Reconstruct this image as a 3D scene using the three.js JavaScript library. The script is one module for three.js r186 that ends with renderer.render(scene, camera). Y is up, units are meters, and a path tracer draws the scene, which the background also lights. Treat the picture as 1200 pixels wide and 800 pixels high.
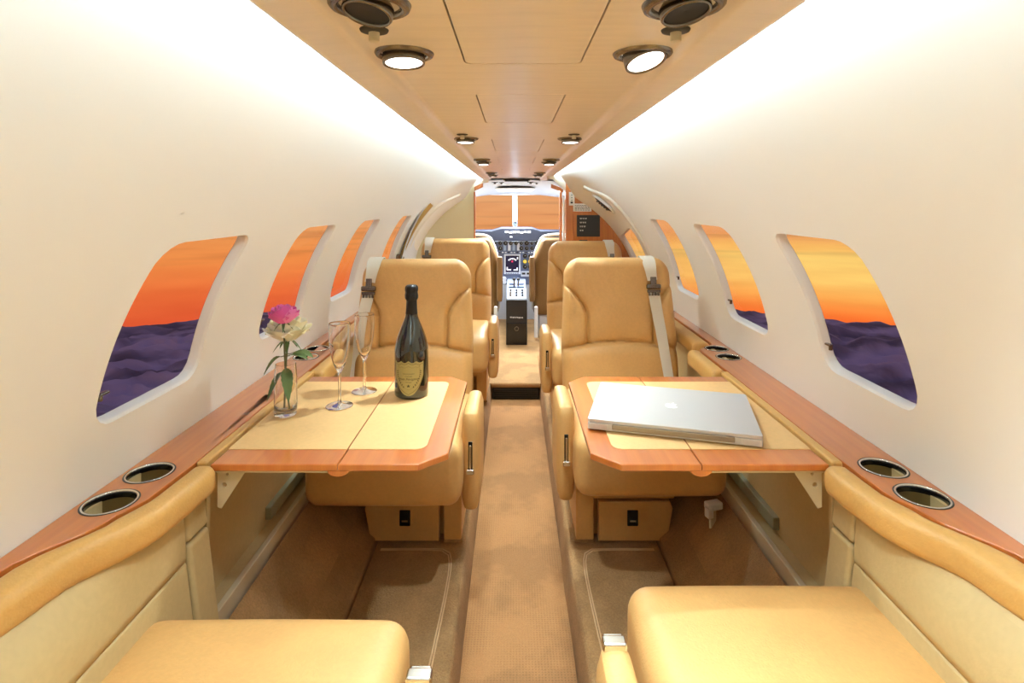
import * as THREE from 'three';
import { RoundedBoxGeometry } from 'three/addons/geometries/RoundedBoxGeometry.js';
import { mergeGeometries } from 'three/addons/utils/BufferGeometryUtils.js';
import { RectAreaLightUniformsLib } from 'three/addons/lights/RectAreaLightUniformsLib.js';

// ---------------------------------------------------------------- camera, sky, light
const EXPOSURE = 1.0;
const C = 1.26;                                   // eye height above the aisle floor
const scene = new THREE.Scene();
const renderer = new THREE.WebGLRenderer({ antialias: true });
renderer.toneMapping = THREE.LinearToneMapping;
renderer.toneMappingExposure = EXPOSURE;
renderer.shadowMap.enabled = true;
RectAreaLightUniformsLib.init();
const camera = new THREE.PerspectiveCamera(2 * Math.atan(400 / 650) * 180 / Math.PI, 1.5, 0.02, 2000);
camera.position.set(-0.012, C, 0);
camera.lookAt(-0.012, C, -10);
camera.setViewOffset(1200, 800, -2, 162, 1200, 800);   // level camera, lens shifted down
camera.updateProjectionMatrix();
scene.add(camera);

const lerp = (a, b, t) => a + (b - a) * t;
const clamp = (x, a = 0, b = 1) => Math.min(b, Math.max(a, x));
const sstep = (a, b, x) => { const t = clamp((x - a) / (b - a)); return t * t * (3 - 2 * t); };
const s2l = (v) => { v /= 255; return v <= 0.04045 ? v / 12.92 : Math.pow((v + 0.055) / 1.055, 2.4); };
function rng(seed) { let s = seed >>> 0; return () => { s = (s + 0x6D2B79F5) | 0; let t = Math.imul(s ^ (s >>> 15), 1 | s); t = (t + Math.imul(t ^ (t >>> 7), 61 | t)) ^ t; return ((t ^ (t >>> 14)) >>> 0) / 4294967296; }; }
function hash(x, y, s) { let h = Math.imul(x, 374761393) + Math.imul(y, 668265263) + Math.imul(s, 974634777); h = Math.imul(h ^ (h >>> 13), 1274126177); return ((h ^ (h >>> 16)) >>> 0) / 4294967296; }
function vnoise(x, y, s = 1, per = 0) {           // value noise, tileable with period per
  const xi = Math.floor(x), yi = Math.floor(y), fx = x - xi, fy = y - yi;
  const u = fx * fx * (3 - 2 * fx), v = fy * fy * (3 - 2 * fy);
  const m = per ? (k) => ((k % per) + per) % per : (k) => k;
  const a = hash(m(xi), m(yi), s), b = hash(m(xi + 1), m(yi), s), c = hash(m(xi), m(yi + 1), s), d = hash(m(xi + 1), m(yi + 1), s);
  return lerp(lerp(a, b, u), lerp(c, d, u), v);
}
function fbm(x, y, s = 1, oct = 4, per = 0) { let r = 0, a = 0.5, n = 0; for (let i = 0; i < oct; i++) { r += a * vnoise(x, y, s + i, per); n += a; a *= 0.5; x *= 2; y *= 2; per *= 2; } return r / n; }
function ramp(stops, t) {
  if (t <= stops[0][0]) return stops[0][1];
  for (let i = 1; i < stops.length; i++) if (t <= stops[i][0]) { const k = (t - stops[i - 1][0]) / (stops[i][0] - stops[i - 1][0]); return stops[i - 1][1].map((v, j) => lerp(v, stops[i][1][j], k)); }
  return stops[stops.length - 1][1];
}
// sunset sky above a deck of cloud; the deck's far rim lies about ten degrees below eye level, so the glowing haze fills the view down to it
const RIM = -10.3;
function skyColor(az, el) {                        // linear radiance towards azimuth az, elevation el in degrees
  const dx = Math.cos(az) * Math.cos(el * Math.PI / 180), t = Math.max(0, el - RIM);
  const sunny = [[0, [252, 112, 44]], [0.7, [252, 132, 56]], [1.7, [253, 166, 78]], [3.2, [254, 202, 108]], [5.2, [252, 208, 114]], [6.4, [248, 186, 98]], [7.6, [236, 158, 98]], [12, [230, 166, 114]], [22, [188, 140, 128]], [38, [120, 112, 148]], [90, [92, 94, 140]]];
  const shady = [[0, [224, 88, 48]], [2.4, [234, 110, 56]], [5, [240, 142, 72]], [7, [236, 150, 82]], [8.5, [230, 158, 100]], [12, [230, 166, 114]], [22, [184, 138, 128]], [38, [118, 110, 148]], [90, [92, 94, 140]]];
  const a = ramp(sunny, t), b = ramp(shady, t), k = sstep(-0.35, 0.55, dx);
  let c = a.map((v, n) => lerp(b[n], v, k));
  const st = (fbm(az * 9 + 7, el * 1.7, 21, 4) - 0.5) * 0.6;                  // thin streaks of high cloud
  const s2 = Math.max(0, fbm(az * 5, el * 2.6, 33, 4) - 0.55) * sstep(4.5, 6, t);
  c = [c[0] * (1 + st * 0.10 - s2 * 0.5), c[1] * (1 + st * 0.24 - s2 * 0.5), c[2] * (1 + st * 0.28 - s2 * 0.4)];
  return c.map((v) => s2l(clamp(v, 0, 255)) / EXPOSURE);
}
{
  const W = 1024, H = 512, data = new Float32Array(W * H * 4);
  for (let j = 0; j < H; j++) for (let i = 0; i < W; i++) { const c = skyColor(((i + 0.5) / W - 0.5) * 2 * Math.PI, (j + 0.5) / H * 180 - 90), o = (j * W + i) * 4; data[o] = c[0]; data[o + 1] = c[1]; data[o + 2] = c[2]; data[o + 3] = 1; }
  const sky = new THREE.DataTexture(data, W, H, THREE.RGBAFormat, THREE.FloatType);
  sky.mapping = THREE.EquirectangularReflectionMapping; sky.magFilter = THREE.LinearFilter; sky.minFilter = THREE.LinearFilter; sky.needsUpdate = true;
  scene.background = sky;
}
// light levels of the cabin's own lamps (the lamps themselves are built further down)
const COVE_LIGHT = 76, SPOT_LIGHT = 3.0, COCKPIT_LIGHT = 160;
const COVE_COLOR = new THREE.Color(0.58, 0.83, 1.0), SPOT_COLOR = new THREE.Color(0.74, 0.90, 1.0), COCKPIT_COLOR = new THREE.Color(0.84, 0.92, 1.0);

// ---------------------------------------------------------------- helpers
const used = {};
function numbered(n) { if (!(n in used)) { used[n] = 0; return n; } used[n]++; return n + '_' + String(used[n]).padStart(3, '0'); }
const P = (x, yr, Z) => new THREE.Vector3(x, C + yr, -Z);        // yr relative to the eye, Z ahead of the eye
function mesh(name, geo, mat, parent) { const m = new THREE.Mesh(geo, mat); m.name = name; if (parent) parent.add(m); return m; }
function tag(o, label, category, group) { o.userData.label = label; o.userData.category = category; if (group) o.userData.group = group; return o; }
function thing(name, label, category, pos = [0, 0, 0], turn = 0, group) { const o = new THREE.Group(); o.name = numbered(name); o.position.set(...pos); o.rotation.y = turn; scene.add(o); return tag(o, label, category, group); }
function struct(name, label, geo, mat) { const o = geo ? new THREE.Mesh(geo, mat) : new THREE.Group(); o.name = name; o.userData = { kind: 'structure', label }; scene.add(o); return o; }
function faceUV(g) {                                             // uv in metres, by each face's main direction
  if (g.index) g = g.toNonIndexed();
  const p = g.attributes.position, uv = new Float32Array(p.count * 2);
  const a = new THREE.Vector3(), b = new THREE.Vector3(), c = new THREE.Vector3(), n = new THREE.Vector3();
  for (let i = 0; i < p.count; i += 3) {
    a.fromBufferAttribute(p, i); b.fromBufferAttribute(p, i + 1); c.fromBufferAttribute(p, i + 2);
    n.copy(b).sub(a).cross(c.clone().sub(a));
    const ax = Math.abs(n.x), ay = Math.abs(n.y), az = Math.abs(n.z);
    [a, b, c].forEach((q, k) => { const [u, v] = ay >= ax && ay >= az ? [q.x, q.z] : ax >= az ? [q.z, q.y] : [q.x, q.y]; uv[(i + k) * 2] = u; uv[(i + k) * 2 + 1] = v; });
  }
  g.setAttribute('uv', new THREE.BufferAttribute(uv, 2));
  return g;
}
function loft(rings, { closed = false, capA = false, capB = false } = {}) {
  const n = rings[0].length, pos = [], idx = [];
  rings.forEach((r) => r.forEach((v) => pos.push(v.x, v.y, v.z)));
  const m = closed ? n : n - 1;
  for (let i = 0; i < rings.length - 1; i++) for (let j = 0; j < m; j++) { const a = i * n + j, b = i * n + (j + 1) % n, c = a + n, d = b + n; idx.push(a, c, b, b, c, d); }
  const cap = (k, flip) => { const c = new THREE.Vector3(); rings[k].forEach((v) => c.add(v)); c.divideScalar(n); const o = pos.length / 3; pos.push(c.x, c.y, c.z); rings[k].forEach((v) => pos.push(v.x, v.y, v.z)); for (let j = 0; j < n; j++) { const a = o + 1 + j, b = o + 1 + (j + 1) % n; flip ? idx.push(o, b, a) : idx.push(o, a, b); } };
  if (capA) cap(0, false); if (capB) cap(rings.length - 1, true);
  const g = new THREE.BufferGeometry(); g.setAttribute('position', new THREE.Float32BufferAttribute(pos, 3)); g.setIndex(idx); g.computeVertexNormals();
  return faceUV(g);
}
function rb(w, h, d, r = 0.004, x = 0, y = 0, z = 0, seg = 2) { const g = new RoundedBoxGeometry(w, h, d, seg, Math.min(r, w / 2.01, h / 2.01, d / 2.01)); g.translate(x, y, z); return faceUV(g); }
function bx(w, h, d, x = 0, y = 0, z = 0) { const g = new THREE.BoxGeometry(w, h, d); g.translate(x, y, z); return faceUV(g); }
function lathe(pts, seg = 32) { return new THREE.LatheGeometry(pts.map(([r, y]) => new THREE.Vector2(r, y)), seg); }
function extr(shape, depth, bevel = 0, seg = 2, curve = 16) { return new THREE.ExtrudeGeometry(shape, { depth, bevelEnabled: bevel > 0, bevelSize: bevel, bevelThickness: bevel, bevelSegments: seg, curveSegments: curve, bevelOffset: -bevel }); }
function poly(pts) { const s = new THREE.Shape(); pts.forEach(([x, y], i) => (i ? s.lineTo(x, y) : s.moveTo(x, y))); s.closePath(); return s; }
function flat(shape, thick, y, bevel = 0.0015) {                 // shape in (x, Z) plan, top face at relative height y
  const g = extr(shape, thick - 2 * bevel, bevel, 2, 24); g.rotateX(-Math.PI / 2); g.translate(0, C + y - thick + bevel, 0); return faceUV(g);
}
function tube(pts, r, seg = 24, rad = 8) { return new THREE.TubeGeometry(new THREE.CatmullRomCurve3(pts), seg, r, rad, false); }
function merge(gs) { return mergeGeometries(gs.map((g) => { g = g.index ? g.toNonIndexed() : g; for (const k of Object.keys(g.attributes)) if (!['position', 'normal', 'uv'].includes(k)) g.deleteAttribute(k); return g; })); }
function mirrorX(g) { g = g.clone(); g.scale(-1, 1, 1); if (g.index) g = g.toNonIndexed(); for (const k of Object.keys(g.attributes)) { const a = g.attributes[k], s = a.itemSize; for (let i = 0; i < a.count; i += 3) for (let c = 0; c < s; c++) { const t = a.array[(i + 1) * s + c]; a.array[(i + 1) * s + c] = a.array[(i + 2) * s + c]; a.array[(i + 2) * s + c] = t; } } return g; }
function pillow(w, h, d, r, bulge = [0, 0, 0], n = 20, warp) {    // rounded, softly bulging cushion
  const g = new THREE.BoxGeometry(w, h, d, n, Math.max(6, n >> 1), n), p = g.attributes.position, hw = w / 2, hh = h / 2, hd = d / 2;
  const v = new THREE.Vector3(), q = new THREE.Vector3();
  const dist = (t) => Math.sin(t * Math.PI / 2) * 0.45 + t * 0.55;
  for (let i = 0; i < p.count; i++) {
    v.fromBufferAttribute(p, i);
    v.set(dist(v.x / hw) * hw, dist(v.y / hh) * hh, dist(v.z / hd) * hd);
    q.set(clamp(v.x, -hw + r, hw - r), clamp(v.y, -hh + r, hh - r), clamp(v.z, -hd + r, hd - r));
    const e = v.clone().sub(q); if (e.length() > 1e-9) { e.setLength(r); v.copy(q).add(e); }
    const fx = 1 - (v.x / hw) ** 2, fy = 1 - (v.y / hh) ** 2, fz = 1 - (v.z / hd) ** 2;
    v.x += Math.sign(v.x) * bulge[0] * Math.max(0, fy) * Math.max(0, fz) * Math.abs(v.x / hw) ** 3;
    v.y += Math.sign(v.y) * bulge[1] * Math.max(0, fx) * Math.max(0, fz) * Math.abs(v.y / hh) ** 3;
    v.z += Math.sign(v.z) * bulge[2] * Math.max(0, fy) * Math.max(0, fx) * Math.abs(v.z / hd) ** 3;
    if (warp) warp(v);
    p.setXYZ(i, v.x, v.y, v.z);
  }
  g.deleteAttribute('normal'); g.deleteAttribute('uv');
  // weld so that normals run smoothly over the edges
  const map = new Map(), remap = [], pos = [];
  for (let i = 0; i < p.count; i++) { const k = [p.getX(i), p.getY(i), p.getZ(i)].map((t) => Math.round(t * 1e5)).join(); if (!map.has(k)) { map.set(k, pos.length / 3); pos.push(p.getX(i), p.getY(i), p.getZ(i)); } remap.push(map.get(k)); }
  const o = new THREE.BufferGeometry(); o.setAttribute('position', new THREE.Float32BufferAttribute(pos, 3)); o.setIndex([...g.index.array].map((i) => remap[i])); o.computeVertexNormals();
  return faceUV(o);
}

// ---------------------------------------------------------------- textures and materials
function tex(w, h, fn, metres, color = true) {
  const d = new Uint8Array(w * h * 4);
  for (let j = 0; j < h; j++) for (let i = 0; i < w; i++) { const c = fn(i / w, j / h), o = (j * w + i) * 4; d[o] = clamp(c[0], 0, 255); d[o + 1] = clamp(c[1], 0, 255); d[o + 2] = clamp(c[2], 0, 255); d[o + 3] = 255; }
  const t = new THREE.DataTexture(d, w, h); t.wrapS = t.wrapT = THREE.RepeatWrapping; t.magFilter = THREE.LinearFilter; t.minFilter = THREE.LinearMipmapLinearFilter; t.generateMipmaps = true;
  if (color) t.colorSpace = THREE.SRGBColorSpace; t.repeat.set(1 / metres[0], 1 / metres[1]); t.needsUpdate = true; return t;
}
const grey = (v) => [v, v, v];
const mul = (c, k) => c.map((v) => v * k);
const leatherBump = tex(256, 256, (u, v) => grey(255 * (0.55 * vnoise(u * 64, v * 64, 3, 64) + 0.3 * vnoise(u * 128, v * 128, 4, 128) + 0.15 * fbm(u * 8, v * 8, 8, 3, 8))), [0.16, 0.16], false);
const leatherMap = (base, amt, s) => tex(256, 256, (u, v) => { const n = fbm(u * 5, v * 5, s, 4, 5) - 0.5, f = vnoise(u * 90, v * 90, s + 9, 90) - 0.5; return [base[0] * (1 + n * amt + f * 0.03), base[1] * (1 + n * amt * 1.15 + f * 0.03), base[2] * (1 + n * amt * 1.3 + f * 0.03)]; }, [0.5, 0.5]);
const woodMap = tex(512, 512, (u, v) => {          // grain runs along v
  const w = fbm(u * 6, v * 2, 41, 4, 2), g = fbm(u * 90, v * 3, 43, 3, 3), r = 0.5 + 0.5 * Math.sin((u * 14 + w * 2.6) * 2 * Math.PI);
  const k = 0.96 + 0.05 * (g - 0.5) * 2 + 0.03 * (r - 0.5) + 0.1 * (fbm(u * 4, v * 4, 47, 3, 4) - 0.5);
  return [204 * k, 114 * k * (0.98 + 0.04 * r), 46 * k * (0.97 + 0.05 * r)];
}, [0.5, 0.9]);
const carpetMap = tex(512, 512, (u, v) => { const n = fbm(u * 6, v * 6, 61, 4, 6), m = fbm(u * 3, v * 3, 63, 3, 3), f = vnoise(u * 256, v * 256, 65, 256); const k = 0.96 + 0.10 * (sstep(0.35, 0.65, n) - 0.5) + 0.12 * (m - 0.5) + 0.14 * (f - 0.5); return [170 * k, 130 * k, 82 * k]; }, [0.7, 0.7]);
const aisleMap = tex(1024, 1024, (u, v) => {
  const n = fbm(u * 5, v * 5, 71, 4, 5), f = vnoise(u * 512, v * 512, 75, 512), k0 = sstep(0.38, 0.66, n);
  const gx = (u * 64) % 1 - 0.5, gy = (v * 64) % 1 - 0.5, dot = Math.exp(-(gx * gx + gy * gy) / 0.05);
  const k = 0.96 + 0.11 * (k0 - 0.5) + 0.16 * (f - 0.5) - 0.18 * dot * sstep(0.3, 0.55, fbm(u * 4, v * 4, 77, 2, 4)) + 0.08;
  return [160 * k, 114 * k, 68 * k];
}, [0.55, 0.55]);
const pileBump = tex(256, 256, (u, v) => grey(255 * (0.6 * vnoise(u * 128, v * 128, 81, 128) + 0.4 * vnoise(u * 40, v * 40, 82, 40))), [0.18, 0.18], false);
const clothBump = tex(256, 256, (u, v) => grey(255 * (0.5 * vnoise(u * 128, v * 24, 84, 24) + 0.5 * vnoise(u * 100, v * 100, 86, 100))), [0.25, 0.25], false);
const ceilingMap = tex(256, 256, (u, v) => { const n = fbm(u * 6, v * 60, 91, 3, 6) - 0.5, m = fbm(u * 4, v * 4, 93, 3, 4) - 0.5; const k = 1 + n * 0.05 + m * 0.04; return [240 * k, 223 * k, 200 * k]; }, [0.4, 0.4]);
const S = (o) => new THREE.MeshStandardMaterial(o), PH = (o) => new THREE.MeshPhysicalMaterial(o);
const rgb = (r, g, b) => new THREE.Color().setRGB(r / 255, g / 255, b / 255, THREE.SRGBColorSpace);
const M = {
  wall: S({ color: rgb(246, 241, 230), roughness: 0.6, side: THREE.DoubleSide }),
  liner: S({ color: rgb(236, 228, 212), roughness: 0.5, side: THREE.DoubleSide }),
  ceiling: PH({ map: ceilingMap, roughness: 0.4, bumpMap: clothBump, bumpScale: 0.0001, clearcoat: 1, clearcoatRoughness: 0.26 }),
  leather: PH({ map: leatherMap([217, 168, 102], 0.08, 11), roughness: 0.46, bumpMap: leatherBump, bumpScale: 0.0004, sheen: 0.1 }),
  bolster: PH({ map: leatherMap([208, 160, 90], 0.06, 15), roughness: 0.42, bumpMap: leatherBump, bumpScale: 0.00035 }),
  inlay: PH({ map: leatherMap([224, 180, 118], 0.05, 19), roughness: 0.5, bumpMap: leatherBump, bumpScale: 0.0003 }),
  panel: S({ map: leatherMap([198, 172, 120], 0.05, 23), roughness: 0.55, bumpMap: leatherBump, bumpScale: 0.0002 }),
  trim: S({ color: rgb(206, 190, 154), roughness: 0.45 }),
  wood: PH({ map: woodMap, roughness: 0.35, clearcoat: 1, clearcoatRoughness: 0.06 }),
  carpet: S({ map: carpetMap, roughness: 1, bumpMap: pileBump, bumpScale: 0.002 }),
  aisle: S({ map: aisleMap, roughness: 1, bumpMap: pileBump, bumpScale: 0.002 }),
  piping: S({ color: rgb(210, 172, 126), roughness: 0.7 }),
  black: S({ color: rgb(22, 20, 19), roughness: 0.5 }),
  gloss: S({ color: rgb(14, 13, 13), roughness: 0.2 }),
  dark: S({ color: rgb(52, 46, 36), roughness: 0.6 }),
  chrome: S({ color: rgb(226, 222, 214), roughness: 0.12, metalness: 1 }),
  nickel: S({ color: rgb(126, 118, 108), roughness: 0.25, metalness: 1 }),
  cup: S({ color: rgb(128, 104, 60), roughness: 0.32, metalness: 0.3 }),
  strap: S({ color: rgb(232, 226, 212), roughness: 0.75, bumpMap: clothBump, bumpScale: 0.0004 }),
  pane: PH({ color: 0xffffff, roughness: 0, transmission: 1, thickness: 0, ior: 1.04, side: THREE.DoubleSide }),
  glass: PH({ color: 0xffffff, roughness: 0, transmission: 1, thickness: 0.002, ior: 1.48 }),
  lens: S({ color: 0xffffff, emissive: new THREE.Color(1, 0.95, 0.9), emissiveIntensity: 4, roughness: 0.3 }),
  strip: S({ color: 0xffffff, emissive: COVE_COLOR, emissiveIntensity: 3, roughness: 0.5 }),
  white: S({ color: rgb(236, 236, 234), roughness: 0.5 }),
  cockpit: S({ color: rgb(226, 228, 230), roughness: 0.6, side: THREE.DoubleSide }),
  slate: S({ color: rgb(92, 108, 142), roughness: 0.5 }),
  navy: S({ color: rgb(20, 26, 42), roughness: 0.6 }),
  brown: PH({ map: leatherMap([126, 92, 48], 0.1, 27), roughness: 0.5, bumpMap: leatherBump, bumpScale: 0.0004 }),
  alu: PH({ color: rgb(208, 206, 202), roughness: 0.42, metalness: 0.35 }),
  gold: S({ color: rgb(196, 160, 96), roughness: 0.4, metalness: 0.3 }),
};

// ---------------------------------------------------------------- outside: glowing haze down to the cloud deck
{
  const RS = 1600, e0 = -13, e1 = 9, W = 2048, H = 220, data = new Float32Array(W * H * 4);
  for (let j = 0; j < H; j++) for (let i = 0; i < W; i++) { const c = skyColor((i / (W - 1) - 0.5) * 2 * Math.PI, lerp(e0, e1, (j + 0.5) / H)), o = (j * W + i) * 4; for (let k = 0; k < 3; k++) data[o + k] = c[k]; data[o + 3] = 1; }
  const t = new THREE.DataTexture(data, W, H, THREE.RGBAFormat, THREE.FloatType); t.magFilter = THREE.LinearFilter; t.needsUpdate = true;
  const pos = [], uv = [], idx = [], NA = 64, NE = 6;
  for (let i = 0; i <= NA; i++) for (let j = 0; j <= NE; j++) { const az = (i / NA - 0.5) * 2 * Math.PI, el = lerp(e0, e1, j / NE) * Math.PI / 180; pos.push(RS * Math.cos(az), C + RS * Math.tan(el), RS * Math.sin(az)); uv.push(i / NA, j / NE); if (i < NA && j < NE) { const q = i * (NE + 1) + j; idx.push(q, q + 1, q + NE + 1, q + 1, q + NE + 2, q + NE + 1); } }
  const g = new THREE.BufferGeometry(); g.setAttribute('position', new THREE.Float32BufferAttribute(pos, 3)); g.setAttribute('uv', new THREE.Float32BufferAttribute(uv, 2)); g.setIndex(idx); g.computeVertexNormals();
  struct('sky', 'orange and yellow sunset sky low over the cloud deck', g, S({ color: 0x000000, emissive: 0xffffff, emissiveMap: t, emissiveIntensity: 1, roughness: 1, side: THREE.DoubleSide }));
  // the cloud deck: billows of a layer some way below, ending at its far rim
  const HD = 150, RR = HD / Math.tan(-RIM * Math.PI / 180), p2 = [], i2 = [], cl = [], A = 1000, B = 120;
  for (let i = 0; i <= A; i++) for (let j = 0; j <= B; j++) {
    const az = i / A * 2 * Math.PI, r = lerp(0.12, 1, Math.pow(j / B, 0.8)) * RR, x = r * Math.cos(az), z = r * Math.sin(az);
    const b1 = 1 - Math.abs(2 * fbm(x / 150 + 60, z / 70 + 60, 9, 3) - 1), b2 = fbm(x / 46 + 90, z / 26 + 90, 13, 3);
    const calm = 1 - 0.55 * sstep(0.8, 1, j / B), wisp = fbm(x / 60 + 5, z / 24 + 5, 37, 5); cl.push(...[1.06, 1.0, 0.98].map((q) => q * lerp(0.45, 1.5, sstep(0.3, 0.7, wisp))));
    const b3 = 1 - Math.abs(2 * fbm(x / 34 + 20, z / 19 + 20, 17, 3) - 1);
    p2.push(x, C - HD + ((b1 - 0.7) * 9 + (b2 - 0.5) * 16 + (b3 - 0.7) * 14) * calm, z);
    if (i < A && j < B) { const q = i * (B + 1) + j; i2.push(q, q + 1, q + B + 1, q + 1, q + B + 2, q + B + 1); }
  }
  const g2 = new THREE.BufferGeometry(); g2.setAttribute('position', new THREE.Float32BufferAttribute(p2, 3)); g2.setAttribute('color', new THREE.Float32BufferAttribute(cl, 3)); g2.setIndex(i2); g2.computeVertexNormals();
  const d = new THREE.Mesh(g2, S({ color: rgb(152, 142, 156), vertexColors: true, roughness: 1, side: THREE.DoubleSide })); d.name = 'cloud_deck'; d.userData = { kind: 'stuff', label: 'purple dusk cloud deck far below the windows', category: 'clouds' }; scene.add(d);
}

// ---------------------------------------------------------------- the cabin shell
const R0 = 0.767, C0 = -0.52, DEG = Math.PI / 180;
function shell(side, ang, Z, off = 0) {
  const [z0, z1] = side > 0 ? [2.75, 3.47] : [3.35, 4.1];
  const w = sstep(z0, z1, Z) * (1 - sstep(60, 71, ang));
  const r = R0 + 0.018 * w + off, c = C0 - 0.14 * w;
  return P(side * r * Math.cos(ang * DEG), c + r * Math.sin(ang * DEG), Z);
}
const inward = (side, ang) => new THREE.Vector3(-side * Math.cos(ang * DEG), -Math.sin(ang * DEG), 0);
class Tri {                                        // triangle soup with given normals
  constructor() { this.p = []; this.n = []; }
  tri(a, b, c, na, nb, nc) { const g = b.clone().sub(a).cross(c.clone().sub(a)); if (g.dot(na) < 0) { [b, c] = [c, b]; [nb, nc] = [nc, nb]; } for (const v of [a, b, c]) this.p.push(v.x, v.y, v.z); for (const v of [na, nb, nc]) this.n.push(v.x, v.y, v.z); }
  quad(a, b, c, d, na, nb, nc, nd) { this.tri(a, b, c, na, nb, nc); this.tri(a, c, d, na, nc, nd); }
  geo() { const g = new THREE.BufferGeometry(); g.setAttribute('position', new THREE.Float32BufferAttribute(this.p, 3)); g.setAttribute('normal', new THREE.Float32BufferAttribute(this.n, 3)); return faceUV(g); }
}
const WIN = { a0: 8.5, a1: 35.7, lo: 4, hi: 41 };
const rrect = (dx, dy, hx, hy, r) => { let lo = 0, hi = 1; for (let k = 0; k < 26; k++) { const t = (lo + hi) / 2, qx = Math.abs(dx * t) - hx + r, qy = Math.abs(dy * t) - hy + r; const s = Math.hypot(Math.max(qx, 0), Math.max(qy, 0)) + Math.min(Math.max(qx, qy), 0) - r; s < 0 ? (lo = t) : (hi = t); } return lo; };
function winDirs(hz, ha) { const out = []; for (let k = 0; k < 80; k++) out.push(k / 80 * 2 * Math.PI); for (const sx of [-1, 1]) for (const sy of [-1, 1]) out.push((Math.atan2(sy * ha, sx * hz) + 2 * Math.PI) % (2 * Math.PI)); return [...new Set(out)].sort((a, b) => a - b); }
const HZ = 0.164, HA = (WIN.a1 - WIN.a0) / 2 * DEG * R0, CA = (WIN.a0 + WIN.a1) / 2;
function winPt(side, Zc, th, inset, depth) { const dx = Math.cos(th), dy = Math.sin(th), t = rrect(dx, dy, HZ - inset, HA - inset, 0.05 - inset); return shell(side, CA + dy * t / R0 / DEG, Zc + dx * t, depth); }
function wallGeo(side, wins, Zend) {
  const T = new Tri(), bz = 0.2, cellA = [(WIN.lo - CA) * DEG * R0, (WIN.hi - CA) * DEG * R0];
  for (const [off, inset] of [[0, 0], [0.024, 0.007]]) {
    const sgn = off ? -1 : 1, nn = (a) => inward(side, a).multiplyScalar(sgn);
    const grid = (Z0, Z1, a0, a1) => {
      const nz = Math.max(1, Math.ceil((Z1 - Z0) / 0.08)), na = Math.max(1, Math.ceil((a1 - a0) / 3));
      for (let i = 0; i < nz; i++) for (let j = 0; j < na; j++) { const Za = lerp(Z0, Z1, i / nz), Zb = lerp(Z0, Z1, (i + 1) / nz), p = lerp(a0, a1, j / na), q = lerp(a0, a1, (j + 1) / na); T.quad(shell(side, p, Za, off), shell(side, p, Zb, off), shell(side, q, Zb, off), shell(side, q, Za, off), nn(p), nn(p), nn(q), nn(q)); }
    };
    grid(-1, Zend, WIN.hi, 90); grid(-1, Zend, -3, WIN.lo);
    let z = -1;
    for (const Zc of wins) {
      grid(z, Zc - bz, WIN.lo, WIN.hi); z = Zc + bz;
      const dirs = winDirs(bz, (cellA[1] - cellA[0]) / 2), M_ = 6, rows = [];
      for (const th of dirs) {
        const dx = Math.cos(th), dy = Math.sin(th), t0 = rrect(dx, dy, HZ - inset, HA - inset, 0.05 - inset);
        const t1 = Math.min(Math.abs(dx) > 1e-6 ? bz / Math.abs(dx) : 9, dy > 1e-6 ? cellA[1] / dy : dy < -1e-6 ? cellA[0] / dy : 9);
        const row = []; for (let k = 0; k <= M_; k++) { const t = lerp(t0, t1, k / M_), a = CA + dy * t / R0 / DEG; row.push([shell(side, a, Zc + dx * t, off), nn(a)]); }
        rows.push(row);
      }
      for (let i = 0; i < rows.length; i++) { const A = rows[i], B = rows[(i + 1) % rows.length]; for (let k = 0; k < M_; k++) T.quad(A[k][0], A[k + 1][0], B[k + 1][0], B[k][0], A[k][1], A[k + 1][1], B[k + 1][1], B[k][1]); }
    }
    grid(z, Zend, WIN.lo, WIN.hi);
  }
  return T.geo();
}
const WINS = { 1: [1.212, 1.83, 2.455, 3.24], '-1': [1.145, 1.775, 2.405] };
let winNo = 0;
for (const side of [-1, 1]) {
  const name = side < 0 ? 'left' : 'right', Zend = side < 0 ? 4.12 : 3.49;
  struct('wall_' + name, side < 0 ? 'cream curved cabin sidewall above the ledge with champagne table' : 'cream curved cabin sidewall above the ledge with laptop table', wallGeo(side, side < 0 ? [...WINS[-1], 3.2] : WINS[1], Zend), M.wall);
  (side < 0 ? [...WINS[-1], 3.2] : WINS[1]).forEach((Zc) => {
    const w = struct('window_' + (++winNo), 'oval cornered cabin window with sunset sky beyond', null);
    const dirs = winDirs(HZ, HA);
    const prof = [[0, 0], [0.001, 0.002], [0.003, 0.004], [0.005, 0.007], [0.007, 0.0235]];
    const rings = prof.map(([i, d]) => dirs.map((th) => winPt(side, Zc, th, i, d)));
    mesh('window_frame', loft(rings, { closed: true }), M.wall, w).material = M.wall;
    const T = new Tri(), nrm = inward(side, CA);
    for (let i = 0; i < dirs.length; i++) {
      const th = dirs[i], th2 = dirs[(i + 1) % dirs.length], c = shell(side, CA, Zc, 0.02);
      const mid = (t) => { const dx = Math.cos(t), dy = Math.sin(t), tt = rrect(dx, dy, HZ - 0.006, HA - 0.006, 0.044) * 0.5; return shell(side, CA + dy * tt / R0 / DEG, Zc + dx * tt, 0.02); };
      const a = winPt(side, Zc, th, 0.006, 0.02), b = winPt(side, Zc, th2, 0.006, 0.02);
      T.quad(mid(th), a, b, mid(th2), nrm, nrm, nrm, nrm); T.tri(c, mid(th), mid(th2), nrm, nrm, nrm);
    }
    mesh('pane', T.geo(), M.pane, w);
    if (side < 0 && Zc > 3) w.userData.label = 'narrow looking entry door window beside the gilt door seal';
    if (Zc < 3) {                                  // shade catch in the lower corner
      const zc = side > 0 ? Zc + 0.142 : Zc - 0.138, at = shell(side, 13, zc, 0.01);
      const g = merge([rb(0.01, 0.005, 0.022, 0.002), rb(0.008, 0.014, 0.006, 0.002, 0, -0.005, 0.008)]); g.translate(at.x, at.y, at.z); mesh('shade_catch', g, M.nickel, w);
    }
  });
}
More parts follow.
